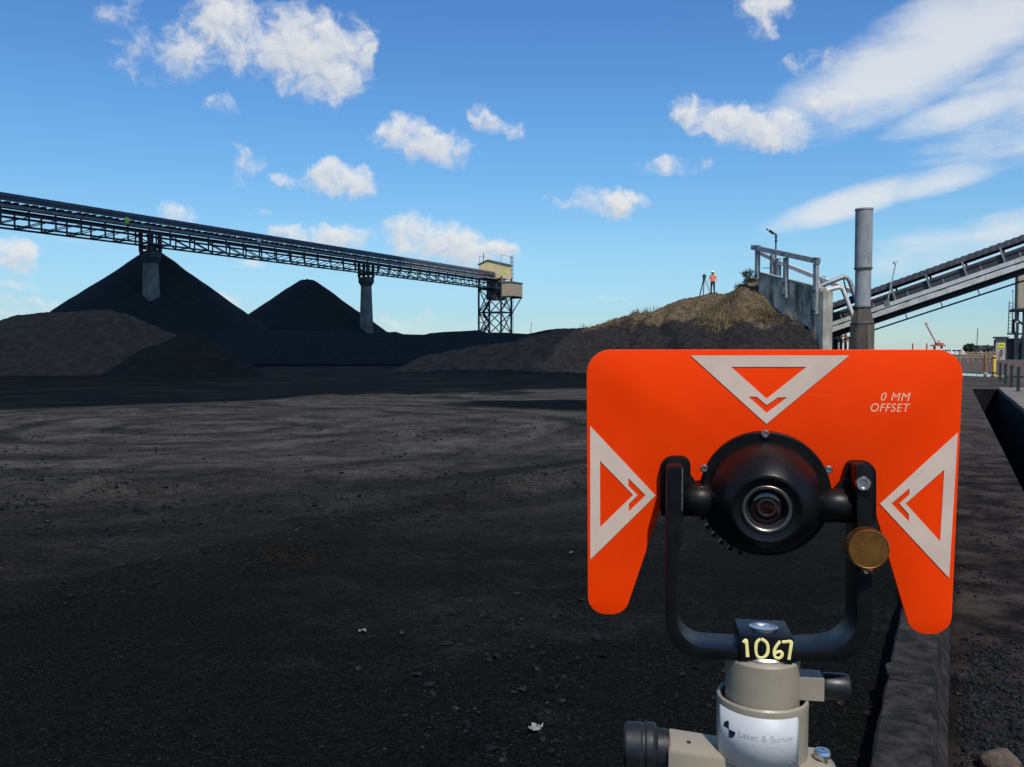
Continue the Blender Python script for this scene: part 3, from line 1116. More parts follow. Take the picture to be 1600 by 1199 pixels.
# hood: curved sheet with shallow rings
PT = 4.1
nt = int((T1 - T0) / 1.03)
Vh, Fh = [], []
NA = 12
for i in range(nt + 1):
    t = T0 + (T1 - T0) * i / nt
    rr = 1.0 + (.012 if i % 2 else 0)
    for k in range(NA + 1):
        a = math.pi * (k / NA)
        off = GW / 2 - math.cos(a) * (GW / 2 + .1) * rr
        h = 3.70 + .55 * (k / NA) * (1 - math.sin(a)) + (1.30 * math.sin(a) ** .75) * rr
        Vh.append(gp(t, off, h))
for i in range(nt):
    for k in range(NA):
        a0 = i * (NA + 1) + k
        Fh.append((a0, a0 + 1, a0 + NA + 2, a0 + NA + 1))
mesh_obj('hood', Vh, Fh, M_STEEL2, gal, smooth=True)
for off in (-.13, GW + .13):
    beam('hood_rail', gp(T0, off, 4.35), gp(T1, off, 4.35), .05, .10, M_RAILGREY if off < 0 else M_STEEL, gal)
PIERS = [t_at(238, GW / 2), t_at(573, GW / 2)]
np_ = int((T1 - T0) / PT)
for i in range(np_ + 1):
    t = T0 + i * PT
    if PIERS[0] <= t + PT / 2 < PIERS[1]:
        rise = ((t + PT / 2) - PIERS[0]) > (PIERS[1] - PIERS[0]) * .48
    elif t + PT / 2 < PIERS[0]:
        rise = True
    else:
        rise = ((t + PT / 2) - PIERS[1]) > (T1 - PIERS[1]) * .55
    for off in (0.0, GW):
        beam('vertical_post', gp(t, off, .2), gp(t, off, 2.6), .20, .20, M_STEEL, gal, up=GA)
        if i < np_:
            a, b_ = (.28, 1.68) if rise else (1.68, .28)
            beam('diagonal_brace', gp(t + .05, off, a), gp(t + PT - .05, off, b_), .14, .15, M_STEEL, gal, up=GB)
    beam('cross_beam', gp(t, .1, .15), gp(t, GW - .1, .15), .16, .16, M_STEEL, gal)
    beam('portal_frame', gp(t, -.02, 2.6), gp(t, -.02, 3.7), .10, .10, M_STEEL, gal, up=GA)
    for dt, w_ in ((.35, .45), (1.6, .75), (2.9, .5)):
        beam('idler_frame', gp(t + dt, GW * .22, 3.32), gp(t + dt, GW * .78, 3.32), w_, .75, M_STEEL, gal)
    for dt in (0.7, 2.4, 3.3):
        beam('handrail_post', gp(t + dt, -.45, 2.7), gp(t + dt, -.45, 3.62), .045, .045, M_RAILGREY, gal, up=GA)
tq = t_at(199)
beam('lime_sign', gp(tq - .35, -.52, 3.35), gp(tq + .35, -.52, 3.35), .04, 1.0 * K, M_LIME, gal)
tq = t_at(403)
beam('white_box', gp(tq - .4, -.62, 3.3), gp(tq + .4, -.62, 3.3), .25, .7 * K, M_WHITE, gal)

# concrete piers with flared caps and the steel trestle that carries the gallery
for i, (tp, lab) in enumerate(((PIERS[0], 'concrete conveyor pier half buried in the tallest coal cone'), (PIERS[1], 'free-standing tapered concrete conveyor pier right of the smaller coal cone'))):
    c = gp(tp, GW / 2, 0)
    pr = thing('concrete_pier', (c.x, c.y, 0), lab, 'pier', 'conveyor piers')
    zt = ZB - 1.0

    def ring(rx, ry, z, ch=.35):
        q8 = [(rx, ry - ch), (rx - ch, ry), (ch - rx, ry), (-rx, ry - ch), (-rx, ch - ry), (ch - rx, -ry), (rx - ch, -ry), (rx, ch - ry)]
        return [Vector((c.x, c.y, z)) + GA * u_ + GB * v_ for (u_, v_) in q8]
    rings = [ring(1.42, 1.42, -.3), ring(1.02, 1.02, zt - 2.0)]
    Vp = [v for r_ in rings for v in r_]
    Fp = [(k_, (k_ + 1) % 8, 8 + (k_ + 1) % 8, 8 + k_) for k_ in range(8)]
    mesh_obj('shaft', Vp, Fp + [tuple(range(8, 16))], M_PIER, pr)
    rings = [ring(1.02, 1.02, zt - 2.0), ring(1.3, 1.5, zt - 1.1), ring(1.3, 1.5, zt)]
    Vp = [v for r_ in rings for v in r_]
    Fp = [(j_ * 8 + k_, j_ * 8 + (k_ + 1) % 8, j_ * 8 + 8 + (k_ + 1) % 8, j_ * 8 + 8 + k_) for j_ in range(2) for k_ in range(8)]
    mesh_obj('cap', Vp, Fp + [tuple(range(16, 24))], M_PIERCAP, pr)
    for sa in (-1, 1):
        for off in (.45, GW - .45):
            q0 = gp(tp + sa * .85, off, 0)
            beam('trestle_column', (q0.x, q0.y, zt - .05), (q0.x, q0.y, ZB + 2.4 * K), .50, .50, M_STEEL, pr, up=GA)
    for hh in (-.45, -.02):
        for off in (.45, GW - .45):
            beam('trestle_beam', gp(tp - 1.12, off, hh), gp(tp + 1.12, off, hh), .3, .25, M_STEEL, pr)
    for sa in (-1, 1):
        beam('trestle_beam', gp(tp + sa * .85, .2, -.25), gp(tp + sa * .85, GW - .2, -.25), .35, .4, M_STEEL, pr)

# ------------------------------------------------------------------ transfer tower at the end of the gallery
TL, TWD = 6.0, 7.4
nl = gp(TOWER_T, -1.9, 0)            # near-left leg
c0 = Vector((nl.x, nl.y, 0)) - GB * TWD


def tw(a, b_, z):
    p_ = c0 + GA * a + GB * b_
    return Vector((p_.x, p_.y, z))


tower = thing('transfer_tower', tw(TL / 2, TWD / 2, 0), 'steel-legged transfer tower with cream and tan cabins at the gallery end', 'tower')
ZL = ZB + .2
for a in (0, TL):
    for b_ in (0, TWD):
        beam('leg', tw(a, b_, -.3), tw(a, b_, ZL + 3.0), .42, .42, M_STEEL, tower, up=GA)
lv = [0.2, 6.6, 12.6, ZL]
for j in range(3):
    z0_, z1_ = lv[j], lv[j + 1]
    for b_ in (0, TWD):
        beam('cross_brace', tw(0, b_, z0_), tw(TL, b_, z1_), .24, .24, M_STEEL, tower)
        beam('cross_brace', tw(0, b_, z1_), tw(TL, b_, z0_), .24, .24, M_STEEL, tower)
        beam('girt', tw(0, b_, z1_), tw(TL, b_, z1_), .28, .34, M_STEEL, tower)
    for a in (0, TL):
        beam('cross_brace', tw(a, 0, z0_), tw(a, TWD, z1_), .24, .24, M_STEEL, tower)
        beam('cross_brace', tw(a, 0, z1_), tw(a, TWD, z0_), .24, .24, M_STEEL, tower)
        beam('girt', tw(a, 0, z1_), tw(a, TWD, z1_), .28, .34, M_STEEL, tower)
# stairs between the far-left pair
for j, (za, zb_) in enumerate(((.2, 3.4), (3.4, 6.6), (6.6, 9.6), (9.6, 12.6), (12.6, 15.6))):
    a0, a1 = (.6, 4.4) if j % 2 == 0 else (4.4, .6)
    beam('stair_flight', tw(a0, 1.0, za), tw(a1, 1.0, zb_), .8, .22, M_STEEL, tower)
    beam('stair_rail', tw(a0, .55, za + 1), tw(a1, .55, zb_ + 1), .08, .08, M_STEEL, tower)
    beam('landing', tw(a1 - .7, 1.0, zb_), tw(a1 + .7, 1.0, zb_), 1.2, .14, M_STEEL, tower)
beam('platform', tw(-1.1, 1.2, 9.6), tw(1.0, 1.2, 9.6), 2.0, .16, M_STEEL, tower)
ZC0, ZC1 = P(790, 438, 250).z, P(790, 416, 250).z
# head chute and machinery
obox('head_chute', tw(.6, 2.2, 0), GA, GB, 4.6, 3.6, ZL - 3.4, ZL + 4.0, M_STEEL2, tower)
obox('machinery_floor', tw(-.2, -.1, 0), GA, GB, TL + .4, TWD + .2, ZL - .4, ZL, M_STEEL, tower)
rod('chute_pipe', tw(.2, TWD + .3, ZL - 2.4), tw(.2, TWD + .3, ZL + 3.6), .4, M_GALV, tower)
# cream upper cabin: vertical wall sheets and gable roof
zr = ZC1 + 1.1
cab = obox('upper_cabin', tw(0, 0, 0), GA, GB, TL, TWD, ZC0, ZC1, M_YELLOWC, tower)
prism('gable', [tw(.01, 0, ZC1), tw(.01, TWD, ZC1), tw(.01, TWD * .42, zr)], GA * (TL - .02), M_YELLOWC, tower)
for (b0, b1, z0_, z1_) in ((-.3, TWD * .42, ZC1 - .03, zr + .09), (TWD * .42, TWD + .3, zr + .09, ZC1 - .03)):
    prism('roof_sheet', [tw(-.3, b0, z0_), tw(-.3, b1, z1_), tw(-.3, b1, z1_ + .16), tw(-.3, b0, z0_ + .16)], GA * (TL + .6), M_ROOF, tower)
prism('green_panel', [tw(1.5, TWD + .03, ZC0 + 1.5), tw(2.9, TWD + .03, ZC0 + 1.5), tw(2.9, TWD + .03, ZC0 + 2.4), tw(1.5, TWD + .03, ZC0 + 2.4)], GB * .04, M_LIME, cab)
for kk in range(9):
    beam('cladding_rib', tw(.35 + kk * .66, TWD + .02, ZC0 + .02), tw(.35 + kk * .66, TWD + .02, ZC1 - .02), .05, .05, M_YELLOWC, cab, up=GA)
for kk in range(11):
    beam('cladding_rib', tw(-.02, .35 + kk * .66, ZC0 + .02), tw(-.02, .35 + kk * .66, ZC1 - .02), .05, .05, M_YELLOWC, cab, up=GA)
# tan lower cabin hung off the near side
zt0, zt1 = P(800, 463.5, 244).z, P(800, 442.5, 244).z
low = obox('lower_cabin', tw(0, TWD - .35, 0), GA, GB, 6.3, 3.85, zt0, zt1, M_TAN, tower)
prism('cabin_roof', [tw(-.2, TWD - .5, zt1 + .02), tw(-.2, TWD + 3.7, zt1 + .02), tw(-.2, TWD + 3.7, zt1 + .22), tw(-.2, TWD - .5, zt1 + .6)], GA * 6.7, M_ROOF, tower)
for kk in range(9):
    beam('cladding_rib', tw(.35 + kk * .7, TWD + 3.52, zt0 + .02), tw(.35 + kk * .7, TWD + 3.52, zt1 - .02), .05, .05, M_TAN, low, up=GA)
for kk in range(6):
    beam('cladding_rib', tw(-.02, TWD + .1 + kk * .6, zt0 + .02), tw(-.02, TWD + .1 + kk * .6, zt1 - .02), .05, .05, M_TAN, low, up=GA)
beam('floor_beam', tw(0, TWD, zt0 - .25), tw(0, TWD + 3.5, zt0 - .25), .3, .45, M_STEEL, tower)
beam('floor_beam', tw(TL, TWD, zt0 - .25), tw(TL, TWD + 3.5, zt0 - .25), .3, .45, M_STEEL, tower)
beam('knee_brace', tw(TL, TWD, zt0 - 5), tw(TL, TWD + 3.2, zt0 - .4), .22, .22, M_STEEL, tower)
beam('knee_brace', tw(0, TWD, zt0 - 4), tw(0, TWD + 3.2, zt0 - .4), .22, .22, M_STEEL, tower)
beam('raking_strut', tw(TL, TWD, 6.4), tw(TL + 6, TWD + 1.0, 0), .34, .34, M_STEEL, tower)
# caged ladders
lad = tw(TL + 1.0, TWD - .4, 0)
for (za, zb_) in ((0.0, zt0), (zt1, zr + 1.8)):
    for s_ in (-.3, .3):
        for s2 in (-.3, .3):
            q0 = lad + GB * s_ + GA * s2
            beam('ladder_stile', (q0.x, q0.y, za), (q0.x, q0.y, zb_), .10, .10, M_STEEL, tower)
    zz = za + .7
    while zz < zb_:
        q0 = lad - GB * .35
        q1 = lad + GB * .35
        beam('ladder_hoop', (q0.x, q0.y, zz), (q1.x, q1.y, zz), .66, .13, M_STEEL, tower)
        zz += 1.15
# roof-top rails
for (a, b_) in ((0, .3), (2.2, .3), (TL, .3), (0, TWD), (TL, TWD)):
    beam('roof_rail_post', tw(a, b_, ZC1), tw(a, b_, zr + 1.3), .08, .08, M_STEEL, tower, up=GA)
beam('roof_rail', tw(0, TWD, zr + 1.3), tw(TL, TWD, zr + 1.3), .07, .07, M_STEEL, tower)
beam('roof_rail', tw(0, .3, zr + 1.3), tw(TL, .3, zr + 1.3), .07, .07, M_STEEL, tower)
beam('antenna', tw(1.0, 1.0, zr), tw(1.0, 1.0, zr + 2.3), .16, .16, M_STEEL, tower, up=GA)

# ------------------------------------------------------------------ concrete wing wall with steel guard frames
wall = thing('concrete_wing_wall', (WALL_N.x, WALL_N.y, 0), 'stained concrete wing wall sloping down beside the grassy mound', 'wall')


def wl(f, out, z):
    """point along the wall face: f 0 far end .. 1 near end, out metres proud of it"""
    p_ = WALL_F + wd * f + wout * out
    return Vector((p_.x, p_.y, z))


def wz(f):
    return WALL_F.z + wd.z * f


TH = .5
for (f0, f1) in ((0.0, .478), (.482, 1.0)):
    prism('wall_panel', [wl(f0, 0, -.5), wl(f1, 0, -.5), wl(f1, 0, wz(f1)), wl(f0, 0, wz(f0))], -wout * TH, M_CONC, wall, bevel=.02)
prism('coping', [wl(-.01, .05, wz(0) + .003), wl(1.0, .05, wz(1) + .003), wl(1.0, .05, wz(1) + .13), wl(-.01, .05, wz(0) + .13)], -wout * (TH + .1), M_CONCL, wall, bevel=.02)
# end pilaster, set square to the camera side
pil_top = P(1288, 455, 52.4).z
e0 = wl(1.0, .06, 0) + wdir * .004
prism('end_pilaster', [(e0.x, e0.y, -.5), tuple((e0 + wdir * .35) + Vector((0, 0, -.5))), tuple(e0 + wdir * .35 - wout * .75 + Vector((0, 0, -.5))), tuple(e0 - wout * .75 + Vector((0, 0, -.5)))],
      (0, 0, pil_top + .5), M_CONCL, wall, bevel=.03)

fr = thing('steel_guard_frame', wl(.5, .1, wz(.5)), 'grey steel post-and-beam guard frame bolted to the near face of the concrete wall', 'guard frame')
posts = [(.02, 392, 436), (.50, 403, 466), (.97, 412, 491)]
tops = []
for (f, ya, yb) in posts:
    base = wl(f, .18, 0)
    zt_ = P(1200, ya, base.y).z
    zb_ = P(1200, yb, base.y).z
    pst = beam('post', (base.x, base.y, zb_), (base.x, base.y, zt_), .24, .27, M_GALV, fr, up=wdir)
    for zz in (zb_ + .18, wz(f) - .1):
        q0 = base + wout * .12
        rod('bolt', (q0.x, q0.y, zz), (q0.x + wout.x * .08, q0.y + wout.y * .08, zz), .16, M_STEEL, pst, 8)
    tops.append(Vector((base.x, base.y, zt_)))
dd = (tops[2] - tops[0]).normalized()
beam('top_beam', tops[0] - dd * .55 + Vector((0, 0, .16)), tops[2] + dd * .22 + Vector((0, 0, .16)), .30, .32, M_GALV, fr)
for tp_ in tops:
    beam('cap_plate', tp_ + Vector((0, 0, .323)), tp_ + Vector((0, 0, .363)), .36, .34, M_GALV, fr, up=wdir)

fr2 = thing('steel_guard_frame', P(1240, 440, 59), 'second grey steel guard frame standing behind the concrete wall', 'guard frame')
bk = lambda px, py: P(px, py, 63.5 - (px - 1185) / 100 * 5.5)
for (px, ya, yb, w_) in ((1207, 398, 500, .26), (1216.5, 404, 500, .28), (1286, 432, 500, .26)):
    a_ = bk(px, ya)
    z_ = bk(px, yb).z
    beam('post', (a_.x, a_.y, 0), a_, w_, w_, M_GALV, fr2, up=wdir)
beam('top_beam', bk(1188, 396), bk(1213, 408), .22, .24, M_GALV, fr2)
beam('top_beam', bk(1215, 409), bk(1345, 461), .24, .28, M_GALVL, fr2)
beam('mid_rail', bk(1192, 419), bk(1207, 419), .06, .06, M_GALV, fr2)

pipes = thing('bent_pipe_guard', P(1312, 455, 51), 'bent grey pipe guard arching down behind the concrete wall end', 'pipe guard')
YB = 54.6
tube_path('bent_pipe', [P(1270, 452, YB), P(1290, 444, YB), P(1312, 435, YB), P(1318, 433, YB), P(1324, 434, YB), P(1328, 440, YB), P(1337, 466, YB), P(1342, 486, YB)], .15, M_GALV, pipes)
tube_path('bent_pipe', [P(1288, 455, YB - .8), P(1303, 451, YB - .8), P(1311, 449, YB - .8), P(1316, 451, YB - .8), P(1320, 460, YB - .8), P(1334, 498, YB - .8)], .14, M_GALVL, pipes)
beam('stay', P(1318, 436, YB), P(1324, 462, YB), .07, .07, M_STEEL, pipes)
beam('pipe_leg', P(1288, 455, YB - .8), Vector((P(1288, 455, YB - .8).x, YB - .8, 0)), .18, .18, M_GALV, pipes)
beam('pipe_leg', P(1335, 498, YB - .8), Vector((P(1335, 498, YB - .8).x, YB - .8, 0)), .16, .16, M_GALV, pipes)
beam('pipe_leg', P(1342, 486, YB), Vector((P(1342, 486, YB).x, YB, 0)), .18, .18, M_GALV, pipes)

lampp = thing('lamp_post', (P(1212, 400, 66).x, 66, 0), 'thin lamp post with a drooping arm behind the guard frames', 'lamp post')
a_ = P(1212.5, 367, 66)
rod('pole', (a_.x, 66, 0), a_, .12, M_STEEL, lampp, 8)
rod('collar', P(1212.5, 377.5, 66), P(1212.5, 376, 66), .26, M_STEEL, lampp, 8)
rod('head_joint', P(1212.5, 374, 66), P(1212.5, 366, 66), .17, M_STEEL, lampp, 8)
rod('arm', P(1212.5, 367, 66), P(1203, 360, 66), .12, M_STEEL, lampp, 8)
beam('lamp_head', P(1209, 365.5, 66), P(1201.5, 360.5, 66), .24, .13, M_STEEL, lampp)
beam('lamp_tip', P(1200, 359.5, 66), P(1197.8, 357.8, 66), .12, .10, M_STEEL, lampp)

# ------------------------------------------------------------------ steel stack
SY = 45.0
sc_c = P(1347.5, 500, SY)
stk = thing('steel_stack', (sc_c.x, SY, 0), 'tall grey steel vent stack on a dark octagonal base', 'stack')
M_STACK = mat('stack_paint', (.25, .26, .265), .6, .0, .10, 1.2, dirt=(.16, .155, .15), dirt_amt=.6, streak=1, bump=.004, bscale=6)
M_STACKB = mat('stack_base', (.075, .062, .050), .75, 0, .3, 1.5, dirt=(.03, .027, .025), dirt_amt=.7, streak=1)
zf = lambda py: P(1347, py, SY).z
wM = Matrix.Translation((sc_c.x, SY, 0))
r1, r2 = 12.8 / F * SY, 11.8 / F * SY
lathe('upper_tube', [(r1, zf(421)), (r1, zf(329)), (r1 * 1.06, zf(329)), (r1 * 1.06, zf(326.5)), (r1 * .95, zf(326.5)), (r1 * .95, zf(340))], M_STACK, stk, wM, 40, cap=False)
lathe('flange', [(r2, zf(421)), (r1 * 1.07, zf(421) - .002), (r1 * 1.07, zf(418.5)), (r2, zf(418.5))], M_STACKB, stk, wM, 40, cap=False)
lathe('lower_tube', [(r2, zf(481)), (r2, zf(421) - .004)], M_STACK, stk, wM, 40)
lathe('collar_ring', [(r2 * 1.0, zf(481.5)), (r2 * 1.1, zf(481.5)), (r2 * 1.1, zf(479.5)), (r2, zf(479.5))], M_STACKB, stk, wM, 40, cap=False)
lathe('base_cone', [(18.6 / F * SY, zf(506)), (r2 * 1.03, zf(481.5))], M_STACKB, stk, wM, 8, cap=False, angle=10)
lathe('base_ring', [(19.2 / F * SY, zf(507.5)), (19.2 / F * SY, zf(505.5))], M_STEEL, stk, wM, 8, angle=10)
rb = 18.8 / F * SY
for k in range(8):
    a0, a1 = 2 * math.pi * (k + .04) / 8, 2 * math.pi * (k + .96) / 8
    pts_ = [Vector((sc_c.x + rb * math.cos(a), SY + rb * math.sin(a), z)) for (a, z) in ((a0, 0), (a1, 0), (a1, zf(507.5)), (a0, zf(507.5)))]
    cm = Vector((math.cos((a0 + a1) / 2), math.sin((a0 + a1) / 2), 0))
    prism('base_panel', pts_, -cm * .05, M_STACKB if k % 2 else mat('stack_base_b', (.115, .095, .070), .75, 0, .3, 1.5, dirt=(.04, .035, .03), dirt_amt=.7, streak=1), stk)
lathe('base_core', [(rb * .9, 0), (rb * .9, zf(508))], M_STEEL, stk, wM, 8, angle=10)
for k in range(4):
    a = -math.pi / 2 + .25
    z_ = zf(411) + k * .14
    rod('rivet', (sc_c.x + (r1 - .01) * math.cos(a), SY + (r1 - .01) * math.sin(a), z_), (sc_c.x + (r1 + .02) * math.cos(a), SY + (r1 + .02) * math.sin(a), z_), .05, M_STACKB, stk, 6)

# ------------------------------------------------------------------ rising conveyor on the right
CA, CBp = P(1285, 534, 56.5), P(1600, 429.5, 49.5)
cdv = CBp - CA
clen = cdv.length
cdir = cdv / clen
cside = Vector((cdir.y, -cdir.x, 0)).normalized()      # horizontal, points toward or away
if cside.y < 0:
    cside = -cside                                      # away from the camera
cup = cside.cross(cdir)
if cup.z < 0:
    cup = -cup
C_END = clen * 1.06


def cp(t, d, h):
    return CA + cdir * t + cside * d + cup * h


rc = thing('rising_conveyor', (cp(clen, .7, 0).x, cp(clen, .7, 0).y, 0), 'grey covered conveyor rising to the right behind the steel stack', 'conveyor')
CWD = 1.1
beam('lower_beam', cp(0, 0, .19), cp(C_END, 0, .19), .14, .24, M_STEEL, rc, up=cup)
beam('lower_beam', cp(0, CWD, .26), cp(C_END, CWD, .26), .14, .24, M_STEEL, rc, up=cup)
beam('side_channel', cp(0, -.66, .46), cp(C_END, -.66, .46), .08, .29, M_GALVL, rc, up=cup)
beam('walkway_grating', cp(0, -.32, .36), cp(C_END, -.32, .36), .60, .05, M_GALV, rc, up=cup)
beam('side_channel', cp(0, CWD, .46), cp(C_END, CWD, .46), .10, .27, M_GALV, rc, up=cup)
beam('handrail_tube', cp(0, -.62, .82), cp(C_END, -.62, .82), .20, .24, M_GALVL, rc, up=cup)
beam('belt_side', cp(0, .1, 1.28), cp(C_END, .1, 1.28), .12, .62, M_STEEL2, rc, up=cup)
beam('belt_side', cp(0, CWD - .1, 1.16), cp(C_END, CWD - .1, 1.16), .12, .60, M_STEEL2, rc, up=cup)
beam('belt', cp(0, CWD / 2, 1.40), cp(C_END, CWD / 2, 1.40), 1.1, .06, M_TYRE, rc, up=cup)
beam('return_belt', cp(0, CWD / 2, .95), cp(C_END, CWD / 2, .95), 1.1, .05, M_TYRE, rc, up=cup)
beam('cable_tray', cp(0, -.02, .82), cp(C_END, -.02, .82), .10, .22, M_STEEL, rc, up=cup)
beam('floor_plate', cp(0, CWD / 2, .34), cp(C_END, CWD / 2, .34), CWD, .04, M_STEEL, rc, up=cup)
rod('service_pipe', cp(0, -.1, -.34), cp(C_END, -.1, -.34), .10, M_STEEL, rc, 8)
# corrugated hood
Vh, Fh = [], []
nt = int(C_END / .10)
NA = 10
for i in range(nt + 1):
    t = C_END * i / nt
    rr = .012 * math.sin(i * math.pi / 2) if True else 0
    for k in range(NA + 1):
        a = math.pi * (.0 + 1.0 * k / NA)
        Vh.append(cp(t, CWD / 2 - math.cos(a) * (CWD / 2 + .05 + rr), 1.88 + math.sin(a) * (.42 + rr * 2.0)))
for i in range(nt):
    for k in range(NA):
        a0 = i * (NA + 1) + k
        Fh.append((a0, a0 + 1, a0 + NA + 2, a0 + NA + 1))
mesh_obj('hood', Vh, Fh, mat('hood_grey', (.036, .040, .046), .6, 0, .3, 1.0, dirt=(.016, .016, .017), dirt_amt=.7), rc, smooth=True)
t = .9
i = 0
while t < C_END - .2:
    beam('hood_bracket', cp(t, -.06, .95), cp(t, -.06, 1.95), .13, .10, M_RAILGREY, rc, up=cdir)
    beam('hood_bracket', cp(t, CWD + .06, .95), cp(t, CWD + .06, 1.95), .13, .10, M_STEEL, rc, up=cdir)
    beam('cross_beam', cp(t, 0, .25), cp(t, CWD, .25), .12, .12, M_STEEL, rc, up=cup)
    beam('rail_post', cp(t + .9, -.6, .38), cp(t + .9, -.6, 1.25), .045, .045, M_GALV, rc, up=cdir)
    beam('rail_post', cp(t + 1.45, -.6, .38), cp(t + 1.45, -.6, .80), .045, .045, M_GALV, rc, up=cdir)
    beam('idler', cp(t + .5, .2, .75), cp(t + .5, CWD - .2, .75), .22, .22, M_STEEL, rc, up=cup)
    beam('pipe_hanger', cp(t + .3, -.1, -.34), cp(t + .3, -.1, .1), .05, .05, M_STEEL, rc, up=cdir)
    t += 2.1
    i += 1
for k, tt_ in enumerate((clen * .62, clen * .86)):
    beam('diagonal_stay', cp(tt_, -.1, .5), cp(tt_ + .35, -.1, 1.1), .06, .06, M_STEEL, rc, up=cup)
rod('head_pulley', cp(C_END + .1, 0, 1.1), cp(C_END + .1, CWD, 1.1), .6, M_STEEL, rc, 16)
# supports so the conveyor stands
for tt_ in (C_END - .4,):
    for d in (.05, CWD - .05):
        q0 = cp(tt_, d, 0)
        beam('support_leg', (q0.x, q0.y, -.2), q0, .25, .25, M_STEEL, rc, up=GA)
q0 = cp(1.0, .75, 0)
for d in (.1, CWD - .1):
    q0 = cp(.6, d, 0)
    beam('support_leg', (q0.x, q0.y, -.2), q0, .25, .25, M_STEEL, rc, up=GA)
tl_ = (1404 - 1285) / 315 * clen
lc = thing('conveyor_lamp', cp(tl_, -.55, .9), 'small floodlight on a leaning pole fixed to the rising conveyor', 'lamp')
rod('pole', cp(tl_ + .12, -.62, .9), P(1399.5, 412, cp(tl_, -.6, 1).y), .07, M_GALV, lc, 8)
beam('lamp_head', P(1396.5, 411, cp(tl_, -.6, 1).y), P(1402, 409.5, cp(tl_, -.6, 1).y), .2, .16, M_GALVL, lc)
beam('bracket', cp(tl_ - .02, -.66, .95), cp(tl_ + .3, -.66, .95), .16, .35, M_RAILGREY, lc, up=cup)

# hopper house and rusty machinery glimpsed between wall and stack
hop = thing('hopper_block', (P(1308, 548, 60).x, 60, 0), 'low pale concrete hopper block behind the wall end', 'hopper')
obox('block', (P(1290, 548, 60).x, 60, 0), Vector((1, 0, 0)), Vector((0, 1, 0)), P(1314, 548, 60).x - P(1290, 548, 60).x, 2.5, 0, P(1300, 520, 60).z, M_CONCL, hop)
beam('top_slab', (P(1289, 548, 60).x, 61, P(1300, 520, 60).z + .1), (P(1316, 548, 60).x, 61, P(1300, 520, 60).z + .1), 2.9, .18, M_CONC, hop)
rmach = thing('rusty_frame', (P(1322, 548, 58).x, 58, 0), 'rusty red lattice frame between wall end and stack base', 'frame')
for k in range(3):
    q0 = P(1314 + k * 7, 548, 58)
    beam('post', (q0.x, 58, 0), (q0.x, 58, P(1320, 518 + 4 * k, 58).z), .14, .14, M_RUST, rmach, up=Vector((0, 1, 0)))
for k in range(5):
    z_ = .6 + k * .5
    beam('rail', (P(1313, 548, 58).x, 58.02, z_), (P(1329, 548, 58).x, 58.02, z_ + (.25 if k % 2 else -.1)), .08, .09, M_RUST if k % 2 else M_RED, rmach)

# ------------------------------------------------------------------ right-hand plant building and shed
PBO = P(1588, 548, 150)
PBO.z = 0


def pbp(px, py, d=0.0):
    """point seen at a pixel on the building's front plane, d metres behind it"""
    o_ = PBO + SITE_A * d - CAMP0
    r_ = ray(px, py)
    k_ = o_.dot(SITE_A) / r_.dot(SITE_A)
    return CAMP0 + r_ * k_


def pbox(name, px0, px1, py0, py1, d, depth, m, parent):
    """box facing the site front, filling pixels px0..px1, py0 (top) .. py1 (bottom; None = ground)"""
    c_ = pbp(px0, 548, d)
    w_ = (pbp(px1, 548, d) - c_).dot(SITE_B)
    z0_ = 0.0 if py1 is None else pbp(px0, py1, d).z
    return obox(name, (c_.x, c_.y, 0), SITE_B, SITE_A, w_, depth, z0_, pbp(px0, py0, d).z, m, parent)


CAMP0 = Vector((0, 0, CAM_Z))
pb = thing('plant_building', pbp(1620, 548, 4).xy.to_3d(), 'steel-framed plant building with tan cladding cut by the right edge', 'building')
pbox('clad_box', 1588, 1690, 405, 482, 0, 8, M_TAN, pb)
pbox('corner_post', 1584.3, 1587.8, 405, None, -.15, .5, M_STEEL, pb)
for k in range(8):
    pbox('cladding_rib', 1590 + k * 9, 1590.7 + k * 9, 406, 481.5, -.06, .05, M_TAN, pb)
pbox('floor_edge', 1579, 1690, 482.3, 485.5, -.3, 8, M_STEEL, pb)
for k, px in enumerate((1587.5, 1596.5, 1612, 1640, 1680)):
    for dy in (0.2, 7.0):
        pbox('column', px, px + 3.6, 485.6, None, dy, .5, M_STEEL, pb)
for (pa, ya, pc, yc) in ((1590, 540, 1612, 500), (1590, 500, 1612, 520), (1612, 540, 1640, 495), (1586, 505, 1612, 505), (1583, 522, 1650, 522)):
    beam('brace', pbp(pa, ya, .4), pbp(pc, yc, .4), .3, .3, M_STEEL, pb)
pbox('vessel', 1580.5, 1586.5, 499, 522, 1.0, 1.4, M_STEEL, pb)
pbox('lower_room', 1572, 1680, 529, None, 1.0, 6, M_STEEL2, pb)
pbox('landing', 1573.5, 1588, 520.5, 523, -.2, 1.6, M_STEEL, pb)
rod('pale_pipe', pbp(1586.3, 519, -.2), pbp(1586.3, 505, -.2), .25, M_GALVL, pb, 8)
rod('pale_pipe', pbp(1586.3, 505, -.2), pbp(1591, 502.5, -.2), .25, M_GALVL, pb, 8)
for px, pt in ((1577, 471), (1583, 471)):
    beam('stair_post', pbp(px - 2.0, 521, -.1), pbp(px, pt, -.1), .14, .14, M_STEEL, pb)
for k in range(9):
    yy = 474 + k * 5.5
    beam('stair_tread', pbp(1576.8 - k * .2, yy, -.08), pbp(1582.8 - k * .2, yy, -.08), .10, .09, M_STEEL, pb)
rod('mast', pbp(1582.5, 471, 0), pbp(1582.5, 456, 0), .09, M_STEEL, pb, 6)
beam('mast_lamp', pbp(1581.6, 455, 0), pbp(1583.4, 455, 0), .3, .3, M_STEEL, pb)

